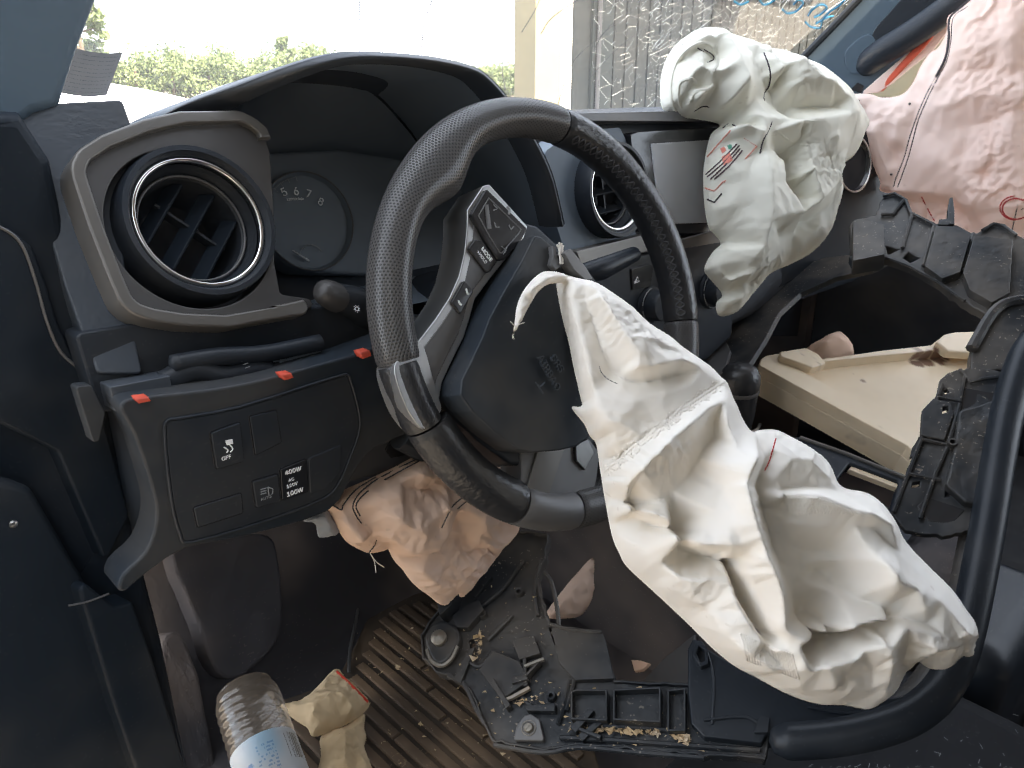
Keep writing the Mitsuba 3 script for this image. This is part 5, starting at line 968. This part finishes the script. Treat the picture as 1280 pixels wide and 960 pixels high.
# ------------------------------------------------------------------ tan panel, shifter, console
tn_px = [(948, 456), (951, 448), (958, 444), (968, 442), (1006, 439), (1026, 449), (1100, 438), (1164, 431), (1172, 424), (1186, 420), (1222, 419), (1260, 440), (1240, 480), (1200, 560), (1160, 580), (1134, 557)]
tg2 = PT2.poly(tn_px, r=.004)
tnk = thing('tan_panel', 'tan plastic panel with dark red stains lying on the passenger side', 'plastic panel')
add('tray', slab(PT2, tg2, -.045, -.016, .004), 'tan_plastic', tnk)
inner_t = PT2.poly([(1000, 462), (1024, 452), (1100, 444), (1168, 438), (1200, 436), (1230, 446), (1205, 500), (1170, 545), (1150, 546)], r=.004)
add('rim', slab(PT2, tg2.buffer(-.0003).difference(inner_t), -.0165, .0, .007, 6), 'tan_plastic', tnk)
add('raised_corner', slab(PT2, PT2.poly([(972, 446), (1004, 441), (1020, 449), (1030, 461), (1012, 466), (990, 458), (972, 452)], r=.004), -.002, .010, .006, 4), 'tan_plastic', tnk)
add('raised_corner', slab(PT2, PT2.poly([(1166, 434), (1176, 425), (1190, 422), (1222, 421), (1240, 436), (1216, 448), (1180, 446)], r=.004), -.002, .012, .007, 4), 'tan_plastic', tnk)
add('ridge', line(PT2, [(1030, 452), (1100, 446), (1180, 439)], .005, -.014, 3, 8), 'tan_plastic', tnk)
gs = thing('gear_shifter', 'dark leather gear shift knob beside the driver airbag', 'gear shifter')
gp = D(925, 475, 1.06); gax = nrm([-.10, -.08, 1])
add('knob', lathe([(.0001, .022), (.012, .0215), (.021, .017), (.0262, .008), (.0272, -.004), (.0266, -.010)], gp, gax, 36), 'leather', gs, smooth=True)
add('collar', lathe([(.0268, -.010), (.0275, -.013), (.0268, -.016)], gp, gax, 36), 'plate_grey', gs, smooth=True)
add('body', lathe([(.0262, -.016), (.0255, -.05), (.022, -.09), (.018, -.16)], gp, gax, 36), 'leather', gs, smooth=True)
cn = thing('console', 'dark centre console with a slotted trim around its cup tray', 'console')
PCN = P3((1000, 560, 1.03), (1128, 600, 1.0), (1060, 640, .96))
cg_ = PCN.poly([(900, 560), (1000, 545), (1060, 566), (1132, 596), (1160, 640), (1120, 700), (960, 700)])
cut1 = PCN.poly([(1046, 600), (1062, 579), (1124, 602), (1110, 650), (1060, 640)], r=.003)
add('trim_plate', slab(PCN, cg_.difference(cut1), -.012, .0, .003), 'dash_dark', cn)
add('well', slab(PCN, cut1.buffer(.004), -.06, -.05, .001), 'gloss_black', cn)
add('tray_lip', slab(PCN, PCN.poly([(1066, 580), (1126, 603), (1124, 608), (1062, 584)]), -.012, -.004, .001), 'tan_plastic', cn, label='tan strip inside the slot')
add('trim_edge', line(PCN, [(1000, 547), (1060, 568), (1134, 598)], .003, .001, 0, 8), 'bronze_trim', cn)
add('tag', [line(PCN, [(940, 540), (947, 536), (950, 530)], .002, .03, 3)], 'chrome', gs)
add('side_wall', box((.80, .12, .5), (1.02, .62, .90), .03), 'dash_dark', cn)
# passenger footwell interior
add('glovebox_shell', loft([[Y(x, y, .72) for x in np.linspace(880, 1300, 14)] for y in (330, 360, 395, 420)]), 'gloss_black', pdash, smooth=True)
gx_ = Plane(Y(1100, 360, .62), (-.1, -1, .3))
add('edge_trim', line(gx_, [(1082, 337), (1104, 338), (1130, 343)], .006, .0, 3, 8), 'dash_grain_hazed', pdash)

# seats (dark, under the frame)
st_ = None
def cush(x0, x1, y0, y1, z0, z1, k):
    m = box((x0, y0, z0), (x1, y1, z1), .05); m = m.subdivide_to_size(.03); v = m.vertices.copy(); v[:, 2] += .012*meshkit.fbm(v*9, 3, 3)-.006
    m.vertices = v; return add(k, m, 'seat_fabric', cab, smooth=True)
st_ = cush(.24, .80, -.45, .32, .62, .868, 'driver_seat')
add('backrest', box((.26, -.62, .75), (.78, -.46, 1.45), .06), 'seat_fabric', st_)
cush(1.04, 1.49, -.45, .34, .55, .86, 'passenger_seat')
lint = []
for i in range(40):
    x, y = rng.uniform(1000, 1280), rng.uniform(870, 960)
    if y < 960-(x-1000)*.35+20: y = 958
    p = Z(x, y, .876); a = rng.uniform(0, 6.28); l = rng.uniform(.001, .006); lint.append(tube([p, p+l*np.array([math.cos(a), math.sin(a), 0])], .0003, 4))
tag(add('lint', lint, 'print_grey', st_), 'pale lint on the dark cushion', kind='stuff')

# ------------------------------------------------------------------ footwell: mat, bottle, cloth
mz = .712
mt = thing('floor_mat', 'ribbed rubber floor mat caked with brown dirt in the driver footwell', 'floor mat')
PM = Plane((.4, .6, mz), (0, -.06, 1))
PM = Plane(Z(500, 860, mz), (0, -.02, 1))
add('base', slab(PM, PM.poly([(300, 985), (335, 880), (420, 850), (446, 800), (462, 765), (500, 742), (560, 738), (700, 800), (760, 990)], r=.01), -.006, .0, .004), 'mat_groove_shaded', mt)
a_, b_ = PM.uv(472, 829), PM.uv(590, 930); rd = nrm(b_-a_); rn = np.array([-rd[1], rd[0]])
mp = PM.poly([(352, 985), (366, 900), (440, 850), (466, 800), (476, 775), (510, 755), (560, 755), (690, 820), (740, 985)], r=.01)
g = np.random.default_rng(77); nrid = 0
from shapely.geometry import LineString
for j in range(-30, 31):
    ln = LineString([a_+rn*j*.0195-rd*1.2, a_+rn*j*.0195+rd*1.2]).intersection(mp)
    for sgm in getattr(ln, 'geoms', [ln]):
        if sgm.is_empty or sgm.length < .02: continue
        q = np.array(sgm.coords); tot = sgm.length; t = 0; dr_ = (q[1]-q[0])/tot
        while t < tot-.012:
            l = min(g.uniform(.09, .32), tot-t); A_, B_ = q[0]+dr_*t, q[0]+dr_*(t+l-.004); w_ = .0062; t += l
            if l < .012: continue
            bar = Polygon([A_-rn*w_, B_-rn*w_, B_+rn*w_, A_+rn*w_]); add('ridge', slab(PM, bar, -.001, .0042+g.uniform(-.0014, .001), .0022, 2), 'mat_rubber', mt); nrid += 1
dirt = []
def chip(p, s, n_):
    v = g.normal(size=(4, 3))*s*np.array([1, 1, .5]); return trimesh.Trimesh(p+v, [[0, 1, 2], [0, 2, 3], [0, 3, 1], [1, 3, 2]], process=False)
for i in range(120):
    x, y = g.uniform(440, 640), g.uniform(780, 960); dirt.append(chip(PM.px(x, y, .006), abs(g.normal())*.0011+.0005, PM.n))
k = tag(add('crumb', dirt, 'crumbs', mt, smooth=False), 'light crumbs of dirt on the mat', kind='stuff')
dirt = []
for i in range(240):
    x = g.uniform(560, 900); y = 860+(x-560)*.2+g.normal()*28 if g.random() < .4 else g.uniform(700, 935)
    if F(base_px).contains(Point(PF.uv(x, y))): dirt.append(chip(PF.px(x, y, .004), abs(g.normal())*.0008+.0003, PF.n))
for (xa, ya, xb, yb, n_) in ((712, 908, 826, 916, 150), (600, 792, 600, 815, 45), (840, 918, 860, 926, 60), (640, 880, 672, 872, 18), (590, 816, 600, 822, 14)):
    for i in range(n_):
        t = g.random(); dirt.append(chip(PF.px(xa+(xb-xa)*t, ya+(yb-ya)*t+g.normal()*1.8, .005), abs(g.normal())*.0011+.0005, PF.n))
tag(add('debris', dirt, 'crumbs', fr, smooth=False), 'tan crumbs caught in the frame', kind='stuff')
bt = thing('water_bottle', 'empty clear plastic water bottle with a pale blue label lying in the footwell', 'water bottle')
B0, B1 = D(305, 862, .90), D(346, 985, .82); bax = nrm(B1-B0); br_ = .036
pr_ = [(.0001, .006), (.016, .004), (.024, .0), (.031, .004), (br_*.97, .014), (br_, .022)]
pr_ += [(br_, .074), (br_*.98, .076), (br_*.98, .130), (br_, .132), (br_*.98, .18), (.024, .21), (.014, .225), (.013, .245)]
def bottle(pr_):
    z = np.array(pr_); zz = np.arange(0, .246, .0016); r = np.interp(zz[1:], z[3:, 1], z[3:, 0]); M = lathe(np.vstack([z[:3], np.c_[r, zz[1:]]]), B0, bax, 64)
    v = M.vertices-B0; h = v@bax; q = v-h[:, None]*bax; a3 = nrm(np.cross(bax, [0, 0, 1])); b3 = np.cross(bax, a3); f = np.arctan2(q@b3, q@a3)
    w = np.clip((h-.012)/.008, 0, 1)*np.clip((.074-h)/.006, 0, 1); M.vertices = B0+h[:, None]*bax+q*(1-.035*w*(.5+.5*np.sin(f*4+h*620)))[:, None]; return M
add('body', bottle(pr_), 'clear_plastic', bt, smooth=True)
Lz = np.linspace(.077, .129, 6); th = np.linspace(0, 2*math.pi, 65); a2 = nrm(np.cross(bax, EYE-B0)); b2 = np.cross(bax, a2)
Lb = np.array([[B0+bax*z+(br_*.992)*(math.cos(t)*a2+math.sin(t)*b2) for t in th] for z in Lz])
add('label', loft(Lb), 'bottle_label', bt, smooth=True, uv=np.array([[(t-math.pi*.98)/math.pi, 1-(z-.077)/.052] for z in Lz for t in th]), label='white and light blue bottle label with a barcode')
add('cap', lathe([(.0001, .258), (.013, .258), (.0145, .256), (.0145, .243)], B0, bax, 24), 'body_white', bt)
ct = thing('work_glove', 'crumpled tan cloth glove with a red hem lying next to the bottle', 'glove')
PG2 = P3((345, 885, .90), (460, 880, .93), (430, 960, .86), u=RT)
g1 = Cloth(PG2, [(350, 882), (372, 878), (388, 868), (404, 852), (420, 838), (434, 850), (448, 864), (462, 878), (456, 890), (440, 902), (420, 912), (392, 921), (384, 910), (366, 898)], [[(366, 888, 8), (395, 880, 20), (420, 870, 24)], [(430, 870, 14), (440, 885, 22)], [(400, 905, 14), (425, 898, 8)], [(405, 868, 12), (388, 892, 26)]], res=.0022, puff=.004, dp=.006, sig=1.3, wr=.0024, wf=60, thick=.012, seed=41)
add('cuff', g1.mesh, 'cloth_tan', ct, smooth=True, uv=g1.uv)
g2 = Cloth(PG2, [(402, 916), (430, 905), (456, 888), (456, 905), (459, 918), (456, 930), (462, 948), (464, 975), (400, 975), (402, 940)], [[(414, 925, 12), (412, 970, 16)], [(430, 915, 20), (432, 970, 24)], [(446, 905, 8), (446, 960, 10)], [(455, 950, 16)]], res=.0022, puff=.004, dp=.006, sig=1.3, wr=.0026, wf=55, thick=.012, seed=43)
m2 = g2.mesh.copy(); m2.vertices -= PG2.n*.006
add('hand', m2, 'cloth_tan', ct, smooth=True, uv=g2.uv)
add('red_hem', g1.seam([(421, 839.5), (434, 851.5), (447, 864.5), (460, 877.5)], .0016, 4, .0), 'hem_red', ct, smooth=True)
add('loose_thread', [g1.seam([(452, 886), (462, 880)], .0005, 2)], 'cloth_tan', ct)
wire = [PM.px(460, 690, .05), PM.px(452, 730, .02), PM.px(446, 770, .01), PM.px(438, 810, .008), PM.px(436, 840, .006)]
tag(add('cable', tube(cr(np.array(wire), 6), .0025, 8), 'plate_grey', smooth=True), 'thin grey cable hanging down the carpet above the glove', 'cable')
